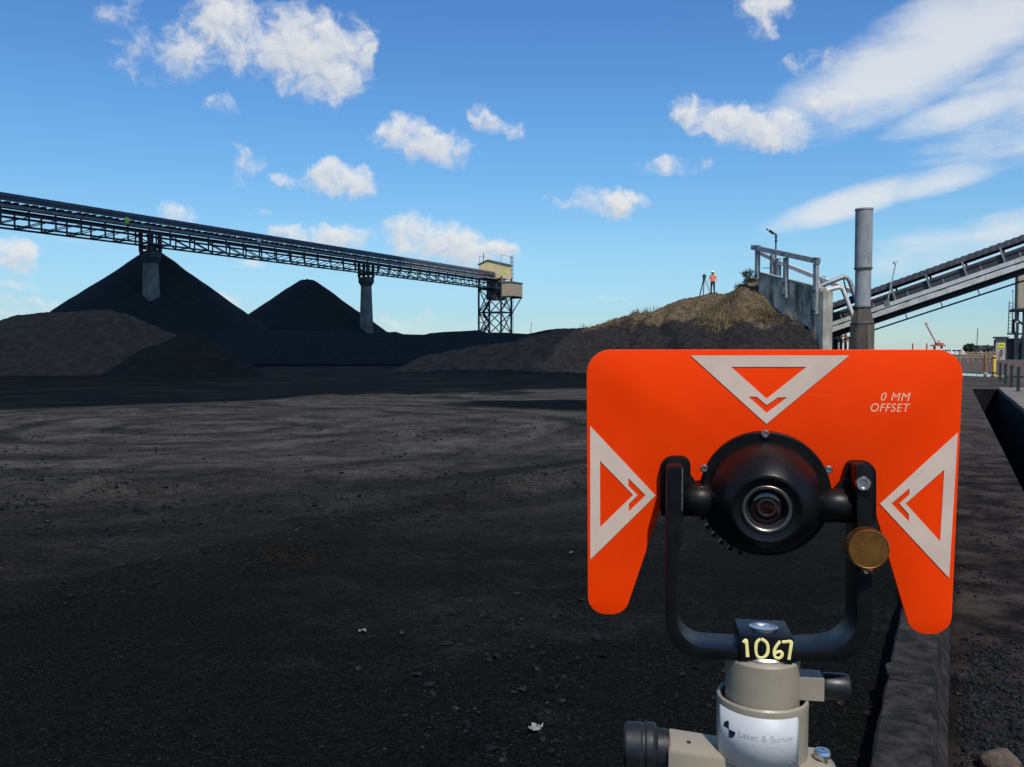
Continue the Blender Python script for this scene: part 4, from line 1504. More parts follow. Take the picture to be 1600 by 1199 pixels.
shed = thing('switch_shed', pbp(1563, 548, -4).xy.to_3d(), 'small pale shed with a yellow sign left of the plant building', 'shed')
M_SHED = mat('shed_wall', (.36, .34, .29), .7, 0, .12, .6, dirt=(.24, .22, .18), dirt_amt=.5, streak=1)
pbox('wall', 1555.5, 1571, 529, None, -4, 3.0, M_SHED, shed)
pbox('side_wall', 1553.2, 1555.4, 531, None, -3.7, 2.4, M_STEEL2, shed)
pbox('roof', 1552, 1576, 526.3, 528.8, -4.4, 3.8, M_STEEL2, shed)
sg = pbox('sign', 1559.3, 1569.5, 536, 543.5, -4.06, .05, M_SIGN, shed)
pbox('sign_lettering', 1561, 1568, 538.8, 540.2, -4.075, .01, M_BLACKINK, sg)
pbox('door_louvre', 1563.5, 1566, 547, 557, -4.05, .04, M_STEEL, shed)

# ------------------------------------------------------------------ far yard furniture
# pipe fence across the far end
FY = 120.0
xf = lambda px: P(px, 548, FY).x
zfz = lambda py: P(1530, py, FY).z
fence = thing('pipe_fence', (xf(1530), FY, 0), 'low tan pipe fence across the far end of the yard', 'fence')
for k, px in enumerate((1500, 1512, 1520, 1531, 1540.5, 1546, 1552, 1562)):
    beam('post', (xf(px), FY, -.1), (xf(px), FY, zfz(549 if k % 3 else 547)), .16, .16, M_TIMBER, fence, up=Vector((0, 1, 0)))
for py in (551, 555, 559):
    beam('rail', (xf(1490), FY - .1, zfz(py)), (xf(1564), FY - .1, zfz(py)), .08, .10, M_TIMBER, fence)
# white marker post
mp = G(1511.5, 563.5)
mk = thing('marker_post', (mp.x, mp.y, 0), 'leaning white marker post beside the far track', 'post')
rod('post', (mp.x, mp.y, -.1), (mp.x - .15, mp.y, P(1511, 551.5, mp.y).z), .26, M_WHITE, mk, 8)
rod('base_collar', (mp.x, mp.y, -.05), (mp.x - .01, mp.y, .1), .4, M_CONCL, mk, 8)


def bollard(px, pbase, ptop, wpx, m, label, cat, cap):
    b_ = G(px, pbase)
    Yb = b_.y
    d = wpx / F * Yb
    zt_ = P(px, ptop, Yb).z
    o = thing('bollard', (b_.x, b_.y, 0), label, cat, 'guard posts at the drain end')
    lathe('post', [(d / 2, -.1), (d / 2, zt_ * .96), (d * .44, zt_ * .985), (d * .25, zt_)], m, o, Matrix.Translation((b_.x, Yb, 0)), 16)
    lathe('footing', [(d * .9, -.05), (d * .9, .04), (d * .52, .07)], M_CONCL, o, Matrix.Translation((b_.x, Yb, 0)), 12)
    for zz in cap:
        lathe('band', [(d * .52, zt_ * zz), (d * .52, zt_ * (zz + .07))], M_BLACKINK if m is M_YEL else M_RUST, o, Matrix.Translation((b_.x, Yb, 0)), 16)
    return o


bollard(1539.5, 584, 553, 5, mat('brown_post_paint', (.17, .10, .055), .8, 0, .25, 6.0), 'rusty brown steel post standing beside the pale puddle', 'post', (.4,))
bollard(1553, 588, 556, 5.6, M_YEL, 'yellow steel bollard at the right end of the pale puddle', 'bollard', (.12, .86))

GREENP = [(1590.6, 612, 'nearest green bank post at the right edge'), (1580, 606, 'second green bank post from the right edge'),
          (1570.6, 600.5, 'third green bank post from the right edge'), (1562.5, 596, 'farthest green bank post beside the yellow bollard')]
for (px, py, lab) in GREENP:
    b_ = G(px, py, .068)
    o = thing('bank_post', (b_.x, b_.y, .068), lab, 'post', 'green posts on the drain bank')
    beam('post', (b_.x, b_.y, .06), (b_.x, b_.y, .98), .11, .11, M_GREEN, o, up=SITE_A)
    beam('base_plate', (b_.x, b_.y, .062), (b_.x, b_.y, .085), .22, .22, M_GREEN, o, up=SITE_A)
    beam('cap', (b_.x, b_.y, .981), (b_.x, b_.y, 1.0), .125, .125, M_GREEN, o, up=SITE_A)

# vans parked far off
def van(px0, px1, Y, label):
    x0, x1 = P(px0, 548, Y).x, P(px1, 548, Y).x
    L = x1 - x0
    o = thing('parked_van', ((x0 + x1) / 2, Y, 0), label, 'van', 'white vans at the far end')
    prof = [(0, .45), (0, 1.95), (.25, 2.15), (L * .72, 2.15), (L * .84, 1.5), (L * .98, 1.25), (L, .9), (L, .45)]
    bd = prism('body', [(x0 + a, Y, z) for (a, z) in prof], (0, 1.8, 0), M_WHITE, o, bevel=.06)
    for (a, b2) in ((.10, .34), (.38, .62)):
        prism('window', [(x0 + L * a, Y - .012, 1.3), (x0 + L * b2, Y - .012, 1.3), (x0 + L * b2, Y - .012, 1.9), (x0 + L * a, Y - .012, 1.9)], (0, .01, 0), M_GLASSD, o)
    prism('window', [(x0 + L * .65, Y - .012, 1.3), (x0 + L * .83, Y - .012, 1.3), (x0 + L * .73, Y - .012, 1.95), (x0 + L * .65, Y - .012, 1.95)], (0, .01, 0), M_GLASSD, o)
    for a in (.18, .80):
        w_ = rod('wheel', (x0 + L * a, Y - .03, .34), (x0 + L * a, Y + .2, .34), .68, M_TYRE, o, 16)
        rod('rim', (x0 + L * a, Y - .04, .34), (x0 + L * a, Y + .02, .34), .38, M_GALV, w_, 12)


van(1486, 1508, 270, 'white van in full view beyond the target corner')
van(1470, 1485, 262, 'white van half hidden by the orange target plate')

# red dockside crane
CY = 620.0
cx = lambda px: P(px, 548, CY).x
cz = lambda py: P(1460, py, CY).z
crane = thing('dockside_crane', (cx(1465), CY, 0), 'distant red crane with a raised pale boom', 'crane')
beam('portal_leg', (cx(1460), CY, 0), (cx(1460), CY, cz(541)), 1.2, 1.2, M_RED, crane, up=Vector((0, 1, 0)))
beam('portal_leg', (cx(1471), CY, 0), (cx(1471), CY, cz(541)), 1.2, 1.2, M_RED, crane, up=Vector((0, 1, 0)))
beam('deck', (cx(1456), CY, cz(540)), (cx(1475), CY, cz(540)), 5, .9, M_RED, crane)
beam('machine_house', (cx(1462), CY, cz(537.8)), (cx(1472), CY, cz(537.8)), 4, 1.5, M_RED, crane)
for dy in (-.6, .6):
    beam('boom', (cx(1463), CY + dy, cz(537)), (cx(1446), CY + dy, cz(506.5)), .55, .55, M_PALERED, crane)
for k in range(10):
    f0, f1 = k / 10, (k + 1) / 10
    a_ = Vector((cx(1463), CY - .6, cz(537))).lerp(Vector((cx(1446), CY - .6, cz(506.5))), f0)
    b_ = Vector((cx(1463), CY + .6, cz(537))).lerp(Vector((cx(1446), CY + .6, cz(506.5))), f1)
    beam('lattice', a_, b_, .3, .3, M_PALERED, crane)
beam('boom_head', (cx(1445), CY, cz(506)), (cx(1448), CY, cz(506)), 1.4, 1.0, M_RED, crane)
beam('cab', (cx(1466), CY, cz(534.5)), (cx(1468), CY, cz(534.5)), 1.5, 2.0, M_PALERED, crane)
for i, (px, lab) in enumerate(((1426, 'left of two distant red posts above the orange plate'), (1448, 'right of two distant red posts above the orange plate'))):
    o = thing('mooring_post', (P(px, 548, 300).x, 300, 0), lab, 'post', 'distant red posts')
    x_ = P(px, 548, 300).x
    rod('post', (x_, 300, -.2), (x_, 300, P(px, 538, 300).z), .5, M_RED, o, 8)
    rod('cap', (x_, 300, P(px, 538, 300).z), (x_, 300, P(px, 536.5, 300).z), .36, M_RED, o, 8)
mast = thing('radio_mast', (P(1526.5, 548, 400).x, 400, 0), 'thin dark mast on the far skyline', 'mast')
x_ = P(1526.3, 548, 400).x
rod('pole', (x_ - .2, 400, 0), (x_ + .25, 400, P(1527, 513, 400).z), .36, M_STEEL, mast, 6)
rod('base', (x_ - .2, 400, 0), (x_ - .2, 400, 1.2), 1.0, M_STEEL, mast, 6)

# far skyline: a low block and trees
fb = thing('far_building', (P(1533, 548, 520).x, 520, 0), 'low grey-green block on the far skyline', 'building')
obox('wall', (P(1527, 548, 520).x, 520, 0), Vector((1, 0, 0)), Vector((0, 1, 0)), P(1539, 548, 520).x - P(1527, 548, 520).x, 8, 0, P(1530, 540.2, 520).z, M_FARB, fb)
obox('roof', (P(1526.5, 548, 520).x, 519.5, 0), Vector((1, 0, 0)), Vector((0, 1, 0)), P(1539.5, 548, 520).x - P(1526.5, 548, 520).x, 9, P(1530, 540.2, 520).z + .003, P(1530, 539.6, 520).z, M_ROOF, fb)
for k in range(4):
    obox('window', (P(1528.2 + k * 2.7, 548, 520).x, 519.9, 0), Vector((1, 0, 0)), Vector((0, 1, 0)), .6, .08, 2.4, 3.6, M_GLASSD, fb)


def far_tree(px, Y, h, w, label, seed):
    x_ = P(px, 548, Y).x
    r = np.random.default_rng(seed)
    o = thing('far_tree', (x_, Y, 0), label, 'tree', 'trees on the far skyline')
    beam('trunk', (x_, Y, -.2), (x_, Y, h * .5), .4, .4, M_BARK, o, up=Vector((0, 1, 0)))
    n = 700
    d = r.normal(0, 1, (n, 3))
    d /= np.linalg.norm(d, axis=1)[:, None]
    d *= r.uniform(.3, 1, (n, 1)) ** .5
    pk = d * np.array([w / 2, w / 2, h * .38]) + np.array([x_, Y, h * .62]) + r.normal(0, .25, (n, 3))
    d1 = r.normal(0, 1, (n, 3)) * .45
    d2 = r.normal(0, 1, (n, 3)) * .35
    Vl = np.stack([pk - d1, pk + d2, pk + d1, pk - d2], 1).reshape(-1, 3)
    link(bpy.data.objects.new('crown', np_mesh('crown', Vl, np.arange(4 * n).reshape(-1, 4), M_FARTREE, False)), o)


far_tree(1514, 460, 4.9, 5.4, 'dark round tree on the skyline beside the white van', 1)
far_tree(1522, 470, 3.9, 5.0, 'low tree left of the far grey-green block', 2)
far_tree(1543, 480, 4.2, 6.0, 'low tree right of the far grey-green block', 3)
far_tree(1550, 470, 3.8, 5.0, 'low tree just left of the pale shed', 4)
# far boom behind the ridge
bm_ = thing('far_boom', (P(829, 548, 420).x, 420, 0), 'faint slanting boom on the skyline right of the steel tower', 'boom')
beam('boom', (P(825, 548, 420).x, 420, 0), P(831, 503, 420), .35, .35, M_GALV, bm_)
beam('mast', (P(825, 548, 420).x, 420.5, 0), (P(825, 548, 420).x, 420.5, P(825, 530, 420).z), .5, .5, M_STEEL, bm_, up=Vector((0, 1, 0)))

# ------------------------------------------------------------------ surveyor and instrument on the mound
pg = on_mound(1112.5, 65.6)
HT = 1.72


def person(base, label):
    bx, by, bz = base
    J = {'pelvis': (0, 0, .93), 'belly': (0, .01, 1.08), 'chest': (0, .0, 1.30), 'neck': (0, .01, 1.47), 'head': (-.02, -.02, 1.58), 'crown': (-.02, -.01, 1.69),
         'hipL': (-.10, 0, .88), 'kneeL': (-.11, -.02, .48), 'ankL': (-.11, .02, .09), 'toeL': (-.15, -.13, .03),
         'hipR': (.10, 0, .88), 'kneeR': (.12, -.02, .48), 'ankR': (.12, .03, .09), 'toeR': (.09, -.13, .03),
         'shL': (-.19, .01, 1.40), 'elL': (-.26, .02, 1.13), 'wrL': (-.24, -.13, .95), 'haL': (-.24, -.19, .90),
         'shR': (.19, .01, 1.40), 'elR': (.28, .05, 1.14), 'wrR': (.22, -.08, .96), 'haR': (.20, -.14, .91)}
    rad = {'pelvis': (.16, .12), 'belly': (.15, .11), 'chest': (.17, .12), 'neck': (.06, .06), 'head': (.085, .10), 'crown': (.07, .08), 'hipL': (.10, .10), 'hipR': (.10, .10),
           'kneeL': (.07, .07), 'kneeR': (.07, .07), 'ankL': (.06, .06), 'ankR': (.06, .06), 'toeL': (.045, .035), 'toeR': (.045, .035), 'shL': (.075, .075), 'shR': (.075, .075),
           'elL': (.052, .052), 'elR': (.052, .052), 'wrL': (.036, .036), 'wrR': (.036, .036), 'haL': (.035, .025), 'haR': (.035, .025)}
    E = [('pelvis', 'belly'), ('belly', 'chest'), ('chest', 'neck'), ('neck', 'head'), ('head', 'crown'), ('pelvis', 'hipL'), ('hipL', 'kneeL'), ('kneeL', 'ankL'), ('ankL', 'toeL'),
         ('pelvis', 'hipR'), ('hipR', 'kneeR'), ('kneeR', 'ankR'), ('ankR', 'toeR'), ('chest', 'shL'), ('shL', 'elL'), ('elL', 'wrL'), ('wrL', 'haL'), ('chest', 'shR'), ('shR', 'elR'), ('elR', 'wrR'), ('wrR', 'haR')]
    names = list(J)
    me = bpy.data.meshes.new('body')
    me.from_pydata([J[k] for k in names], [(names.index(a), names.index(b)) for a, b in E], [])
    o = bpy.data.objects.new('body_tmp', me)
    COL.objects.link(o)
    o.modifiers.new('skin', 'SKIN')
    o.modifiers.new('sub', 'SUBSURF').levels = 2
    sv = me.skin_vertices[0].data
    for i, k in enumerate(names):
        sv[i].radius = rad[k]
        sv[i].use_root = (k == 'pelvis')
    bpy.context.view_layer.update()
    bme = baked(o)
    bme.materials.clear()
    for m_ in (mat('navy_trousers', (.018, .026, .055), .85), mat('orange_shirt', (.80, .24, .10), .8), mat('skin', (.36, .20, .14), .6), mat('boots', (.03, .022, .018), .7)):
        bme.materials.append(m_)
    for p_ in bme.polygons:
        z, x = p_.center.z, p_.center.x
        mi = 3 if z < .12 else (0 if z < .96 and abs(x) < .20 else (1 if z < 1.45 and z > .90 else 2))
        if z < .97 and abs(x) >= .185:
            mi = 2
        p_.material_index = mi
        p_.use_smooth = True
    root = thing('person', base, label, 'person')
    Mx = Matrix.Translation(Vector(base)) @ Matrix.Rotation(R(-35), 4, 'Z')
    bo = link(bpy.data.objects.new('body', bme), root, Mx)
    hat = lathe('hard_hat', [(.150, 0), (.158, .012), (.120, .018), (.116, .06), (.092, .11), (.05, .135), (.004, .142)], M_WHITE, root, Mx @ Matrix.Translation((-.02, -.015, 1.645)), 20)
    # hair below the hat, face features
    mesh_h = lathe('hair', [(.088, 0), (.100, .03), (.098, .09), (.06, .12)], mat('dark_hair', (.02, .016, .014), .8), root, Mx @ Matrix.Translation((-.018, .012, 1.555)), 14)
    for sx_ in (-1, 1):
        rod('eye', Mx @ Vector((-.02 + sx_ * .035, -.112, 1.60)), Mx @ Vector((-.02 + sx_ * .035, -.120, 1.60)), .018, M_BLACKINK, bo, 6)
    # reflective vest band and belt
    return root


person(pg, 'surveyor in orange shirt, navy trousers and white hard hat standing on the mound')
tq = on_mound(1097.5, 65.8)
ins = thing('survey_tripod', tq, 'survey instrument on a tripod beside the surveyor on the mound', 'survey instrument')
hb = Vector((tq.x + .08, tq.y, tq.z + 1.28))
for (dx, dy) in ((-.46, -.25), (.52, -.12), (.05, .5)):
    f = Vector((hb.x + dx, hb.y + dy, 0))
    f.z = float(mound_z(np.array([f.x]), np.array([f.y]))[0]) - .03
    lg = beam('leg', f, hb + Vector((dx * .12, dy * .12, 0)), .06, .07, M_TIMBER if dx > .4 else M_STEEL, ins)
rod('tripod_head', hb - Vector((0, 0, .04)), hb + Vector((0, 0, .05)), .20, M_STEEL, ins, 12)
beam('instrument_body', hb + Vector((0, 0, .06)), hb + Vector((0, 0, .40)), .20, .18, M_STEEL, ins, up=Vector((0, 1, 0)))
rod('telescope', hb + Vector((-.16, -.03, .28)), hb + Vector((.16, .03, .28)), .09, M_BLACKINK, ins, 12)
beam('carry_handle', hb + Vector((-.08, 0, .45)), hb + Vector((.08, 0, .45)), .05, .04, M_STEEL, ins)

# ------------------------------------------------------------------ kerb on the right, below the target
kb = thing('concrete_kerb', S(-.13, 6), 'worn cracked concrete kerb running away beneath the target', 'kerb')


def kerb_stone(t0, t1, seed, name='kerb_stone', tilt=0.0, s_in=(0, 0)):
    prof = [(-.235 + s_in[0], -.06), (-.232 + s_in[0], .160), (-.222 + s_in[0], .175), (-.17, .178), (-.10, .178), (-.048, .178), (-.038, .170), (-.022, .08), (.010, .02), (.022, -.06)]
    nt_ = max(2, int((t1 - t0) / .025))
    n_ = len(prof)
    Vk = []
    tv = np.linspace(t0, t1, nt_)
    for i, t_ in enumerate(tv):
        for j, (s_, z_) in enumerate(prof):
            chip = float(fbm(np.array([t_ * 1.0]), np.array([j * .31 + seed]), .16, 4, seed)[0])
            big = float(fbm(np.array([t_ * 1.0]), np.array([seed + 3.1]), .45, 3, seed + 9)[0])
            ds, dz = .008 * chip, .007 * chip
            if j in (1, 2):
                ds += max(0, big) * .030
                dz -= max(0, big) * .012
            if j in (5, 6):
                ds -= max(0, -big) * .015
            Vk.append(S(s_ + ds, t_, z_ + dz + tilt * (t_ - t0)))
    Fk = []
    for i in range(nt_ - 1):
        for j in range(n_ - 1):
            a_ = i * n_ + j
            Fk.append((a_, a_ + n_, a_ + n_ + 1, a_ + 1))
    Fk.append(tuple(range(n_)))
    Fk.append(tuple((nt_ - 1) * n_ + j for j in range(n_))[::-1])
    return mesh_obj(name, Vk, Fk, M_KERB, kb, angle=14)


tcrack = G(1440, 1068, .178).dot(SITE_A)
kerb_stone(1.5, 2.75, 2)
kerb_stone(2.765, tcrack - .012, 3)
kerb_stone(tcrack + .014, tcrack + 1.15, 4, tilt=.006)
tk = tcrack + 1.17
k = 5
while tk < 44:
    kerb_stone(tk, tk + 1.48, k)
    tk += 1.5
    k += 1


def chunk(name, c, size, m, parent, seed, rotz=0.0):
    r = np.random.default_rng(seed)
    bm = bmesh.new()
    bmesh.ops.create_icosphere(bm, subdivisions=2, radius=1.0)
    for v in bm.verts:
        nrm = np.array(v.co)
        w_ = 1 + .45 * float(fbm(np.array([nrm[0] * 1.7 + seed]), np.array([nrm[1] * 1.7 + nrm[2] * 1.3]), 1.0, 3, seed)[0])
        v.co = v.co * w_
        v.co = Vector((v.co.x * size[0], v.co.y * size[1], v.co.z * size[2]))
    me_ = bpy.data.meshes.new(name)
    bm.to_mesh(me_)
    bm.free()
    me_.materials.append(m)
    return link(bpy.data.objects.new(name, me_), parent, Matrix.Translation(Vector(c)) @ Matrix.Rotation(rotz, 4, 'Z'))


# broken slabs lying on the kerb
def flake(c, pts_, th, m, parent, name='broken_flake'):
    bm = bmesh.new()
    vs1 = [bm.verts.new(Vector(c) + SITE_B * a + SITE_A * b_ + Vector((0, 0, th * (1 + .5 * random.uniform(-1, 1))))) for a, b_ in pts_]
    vs0 = [bm.verts.new(Vector(c) + SITE_B * a * 1.08 + SITE_A * b_ * 1.08) for a, b_ in pts_]
    bm.faces.new(vs1)
    bm.faces.new(vs0[::-1])
    nn = len(pts_)
    for i_ in range(nn):
        bm.faces.new((vs0[i_], vs0[(i_ + 1) % nn], vs1[(i_ + 1) % nn], vs1[i_]))
    bmesh.ops.recalc_face_normals(bm, faces=bm.faces)
    me_ = bpy.data.meshes.new(name)
    bm.to_mesh(me_)
    bm.free()
    me_.materials.append(m)
    link(bpy.data.objects.new(name, me_), parent)


flake(S(-.185, tcrack + .17, .172), [(-.045, -.10), (.0, -.13), (.06, -.10), (.10, -.02), (.03, .03), (-.03, .05), (-.06, .01)], .012, M_KERB, kb)
flake(S(-.115, tcrack - .12, .176), [(-.06, -.05), (.03, -.07), (.075, -.03), (.07, .035), (.0, .06), (-.05, .04)], .010, M_KERB, kb)
flake(S(-.07, tcrack - .42, .176), [(-.03, -.03), (.03, -.04), (.04, .02), (-.02, .04)], .014, M_KERB, kb)

rk = G(1560, 1203)
o = chunk('brown_rock', (rk.x, rk.y, .03), (.085, .07, .042), M_ROCK, None, 5, .5)
tag(o, 'brown rock at the bottom right corner right of the kerb', 'rock')


# ------------------------------------------------------------------ loose coal lumps
def lumps(n, sx0, sx1, sy0, sy1, smin, smax, seed, dens=None):
    """n positions spread over a region given in pixels (photograph), so lumps thin out with distance"""
    r = np.random.default_rng(seed)
    px = r.uniform(sx0, sx1, n)
    py = r.uniform(sy0, sy1, n)
    dx = (px - 800) / F
    dy = (599.5 - py) / F
    c, s = math.cos(PITCH), math.sin(PITCH)
    dY, dZ = c + dy * s, -s + dy * c
    k_ = -CAM_Z / dZ
    x, y = dx * k_, dY * k_
    cl_ = fbm(x, y, 1.3, 4, seed + 5)
    keep_ = cl_ > (-.05 if dens is None else dens)
    x, y = x[keep_], y[keep_]
    size = smin * (smax / smin) ** (r.random(len(x)) ** 3.2)
    return x, y, size


xs_, ys_, zs_ = [], [], []
for (n_, a_, b_, c_, d_, s0, s1, sd, de) in ((20000, 0, 1420, 760, 1199, .002, .007, 1, -.05), (1100, 500, 1400, 900, 1199, .004, .020, 2, .12), (6000, 0, 920, 630, 840, .008, .035, 3, .0),
                                              (7000, 1490, 1600, 640, 1199, .003, .018, 4, -.1), (180, 600, 900, 980, 1199, .006, .030, 6, .05), (900, 1480, 1600, 900, 1199, .004, .024, 8, -.2)):
    x, y, sz = lumps(n_, a_, b_, c_, d_, s0, s1, sd, de)
    xs_.append(x); ys_.append(y); zs_.append(sz)
# along the windrows
for (x0, y0, x1, y1, hh, w_) in WINDROWS[:8]:
    L = math.hypot(x1 - x0, y1 - y0)
    n_ = int(L * 44)
    t_ = rng.random(n_)
    xs_.append(x0 + (x1 - x0) * t_ + rng.normal(0, w_ * .7, n_))
    ys_.append(y0 + (y1 - y0) * t_ + rng.normal(0, w_ * .7, n_))
    zs_.append(.006 * (6.0) ** (rng.random(n_) ** 3.4))
x, y, sz = np.concatenate(xs_), np.concatenate(ys_), np.concatenate(zs_)
sv_ = x * SITE_B.x + y * SITE_B.y
ok = ((sv_ < -.27) | ((sv_ > .04) & (sv_ < .70)))
x, y, sz = x[ok], y[ok], sz[ok]
gzv = ground_h(x, y)
gzv[sv_[ok] > -.05] *= .5
PH = (1 + 5 ** .5) / 2
ico = np.array([(-1, PH, 0), (1, PH, 0), (-1, -PH, 0), (1, -PH, 0), (0, -1, PH), (0, 1, PH), (0, -1, -PH), (0, 1, -PH), (PH, 0, -1), (PH, 0, 1), (-PH, 0, -1), (-PH, 0, 1)]) / 1.9
icof = np.array([(0, 11, 5), (0, 5, 1), (0, 1, 7), (0, 7, 10), (0, 10, 11), (1, 5, 9), (5, 11, 4), (11, 10, 2), (10, 7, 6), (7, 1, 8), (3, 9, 4), (3, 4, 2), (3, 2, 6), (3, 6, 8), (3, 8, 9), (4, 9, 5), (2, 4, 11), (6, 2, 10), (8, 6, 7), (9, 8, 1)])
n = len(x)
a = rng.uniform(0, 6.28, n)
base = ico[None] * (1 + rng.normal(0, .22, (n, 12, 1))) * (sz[:, None, None] * rng.uniform(.6, 1.2, (n, 1, 3)) * np.array([1, 1, .62]))
ca, sa = np.cos(a)[:, None], np.sin(a)[:, None]
VX = base[..., 0] * ca - base[..., 1] * sa + x[:, None]
VY = base[..., 0] * sa + base[..., 1] * ca + y[:, None]
VZ = base[..., 2] + gzv[:, None] + sz[:, None] * .25
V = np.stack([VX, VY, VZ], -1).reshape(-1, 3)
Fq = (icof[None] + (np.arange(n) * 12)[:, None, None]).reshape(-1, 3)
M_LUMP = mat('coal_lump', (.0046, .0046, .0047), .6, 0, .5, 9.0, spec=.16, dirt=(.012, .0115, .011), dirt_amt=.6)
o = link(bpy.data.objects.new('coal_lumps', np_mesh('coal_lumps', V, Fq, M_LUMP, False)))
tag(o, 'loose black coal lumps and grit scattered over the yard', 'coal lumps', None, 'stuff')

# white litter
for (px, py, s_, lab, sd) in ((838, 1150, .034, 'crumpled white litter on the ground left of the tribrach', 1), (567, 1002, .022, 'thin white litter scrap in the middle of the yard', 2),
                              (891, 868, .018, 'tiny white litter speck just left of the target plate', 3)):
    g_ = G(px, py)
    r = np.random.default_rng(sd)
    gz0 = float(ground_h(np.array([g_.x]), np.array([g_.y]))[0])
    nx = 6
    Vl, Fl = [], []
    for i in range(nx):
        for j in range(4):
            Vl.append((g_.x + s_ * (i - 2.5) * .34 + r.normal(0, s_ * .10), g_.y + s_ * (j - 1.5) * .4 + r.normal(0, s_ * .12), gz0 + .018 + abs(r.normal(0, s_ * .35))))
    for i in range(nx - 1):
        for j in range(3):
            if r.random() < .25:
                continue
            Fl.append((i * 4 + j, i * 4 + 4 + j, i * 4 + 5 + j, i * 4 + 1 + j))
    o = mesh_obj('litter', Vl, Fl, M_LITTER)
    md = o.modifiers.new('thick', 'SOLIDIFY')
    md.thickness = .0012
    tag(o, lab, 'litter', 'white litter scraps')

# ------------------------------------------------------------------ foreground: survey target and prism
M_ORANGE = bpy.data.materials.new('target_orange')
M_ORANGE.use_nodes = True
T = NT(M_ORANGE.node_tree)
nt_ = M_ORANGE.node_tree
b = nt_.nodes['Principled BSDF']
pos = T.n('ShaderNodeNewGeometry').outputs['Position']
c = T.mix(T.smooth(T.noise(pos, 26, 5, .6), .3, .7), (.94, .046, .0005), (.98, .054, .001))
sm1 = T.smooth(T.noise(pos, 9, 6, .7), .52, .78)
scr = T.smooth(T.noise(T.mapping(pos, rot=(.3, .2, .6), scale=(14, 14, 420)), 1.0, 4, .6), .66, .74)
c = T.mix(T.math('MULTIPLY', sm1, .16), c, (.50, .060, .012))
c = T.mix(T.math('MULTIPLY', scr, .14), c, (.85, .18, .06))
T.link(c, b.inputs['Base Color'])
T.link(T.smooth(T.noise(pos, 14, 6, .65), .3, .7, .42, .62), b.inputs['Roughness'])
b.inputs['Roughness'].default_value = .5
b.inputs['Specular IOR Level'].default_value = .10
bp = T.n('ShaderNodeBump')
bp.inputs['Distance'].default_value = .00002
T.link(T.noise(pos, 900, 3), bp.inputs['Height'])
T.link(bp.outputs[0], b.inputs['Normal'])
tr = T.n('ShaderNodeBsdfTranslucent')
tr.inputs[0].default_value = (.90, .11, .006, 1)
mx = T.n('ShaderNodeMixShader')
mx.inputs[0].default_value = .10
T.link(b.outputs[0], mx.inputs[1])
T.link(tr.outputs[0], mx.inputs[2])
T.link(mx.outputs[0], nt_.nodes['Material Output'].inputs[0])

M_TAPE = mat('retro_tape', (.62, .485, .385), .55, 0, .05, 60.0, .00008, 1400, .3)
M_PRINT = mat('print_pale', (.80, .50, .33), .6, 0, .05, 80.0)
M_ANOD = mat('black_anodised', (.0036, .0037, .0042), .40, 0, .25, 30.0, .00005, 900, .22, dirt=(.012, .012, .012), dirt_amt=.3)
M_ANODM = mat('black_matte_housing', (.0036, .0036, .0038), .40, 0, .2, 30.0, .00004, 1200, .22, dirt=(.010, .0098, .0094), dirt_amt=.35)
M_SILVER = mat('bare_steel', (.62, .60, .57), .28, 1.0, .08, 40.0)
M_BRASS = mat('aged_brass', (.235, .105, .026), .45, .85, .22, 60.0, .0001, 700, .5, dirt=(.10, .05, .02), dirt_amt=.6)
M_BEIGE = mat('beige_enamel', (.245, .215, .160), .42, 0, .05, 40.0, .00005, 800, .4, dirt=(.17, .15, .11), dirt_amt=.35)
M_STICK = mat('sticker_white', (.41, .415, .42), .45, 0, .03, 40.0)
M_NAVY = mat('ink_navy', (.008, .010, .035), .5)
M_FAINT = mat('ink_faint', (.335, .34, .345), .5)
M_PAINTY = mat('hand_paint_yellow', (.80, .70, .27), .55, 0, .08, 200.0)
M_PRISMG = bpy.data.materials.new('prism_glass')
M_PRISMG.use_nodes = True
_b = M_PRISMG.node_tree.nodes['Principled BSDF']
_b.inputs['Base Color'].default_value = (.014, .005, .004, 1)
_b.inputs['Roughness'].default_value = .04
_b.inputs['Specular IOR Level'].default_value = .7
_b.inputs['Coat Weight'].default_value = .6

YAW, TILT = R(9.0), R(5.0)
PU = Vector((math.cos(YAW), -math.sin(YAW), 0))
N0 = Vector((-math.sin(YAW), -math.cos(YAW), 0))
PN = N0 * math.cos(TILT) + Vector((0, 0, -math.sin(TILT)))
PV = Vector((0, 0, math.cos(TILT))) + N0 * math.sin(TILT)
CAMP = Vector((0, 0, CAM_Z))
PC = P(1205, 740, .445)
PM = Matrix((PU, PV, PN)).transposed().to_4x4()
PM.translation = PC


def uv(px, py, f=0.0, Mx=None):
    """plate-frame coordinates of photograph pixel on the plane f in front of the plate"""
    M_ = PM if Mx is None else Mx
    inv = M_.inverted()
    o_ = inv @ CAMP
    d_ = inv.to_3x3() @ ray(px, py)
    k_ = (f - o_.z) / d_.z
    return (o_.x + d_.x * k_, o_.y + d_.y * k_)


def z1(x_, y_):
    return (900 + x_ / 2.579, 530 + y_ / 2.579)


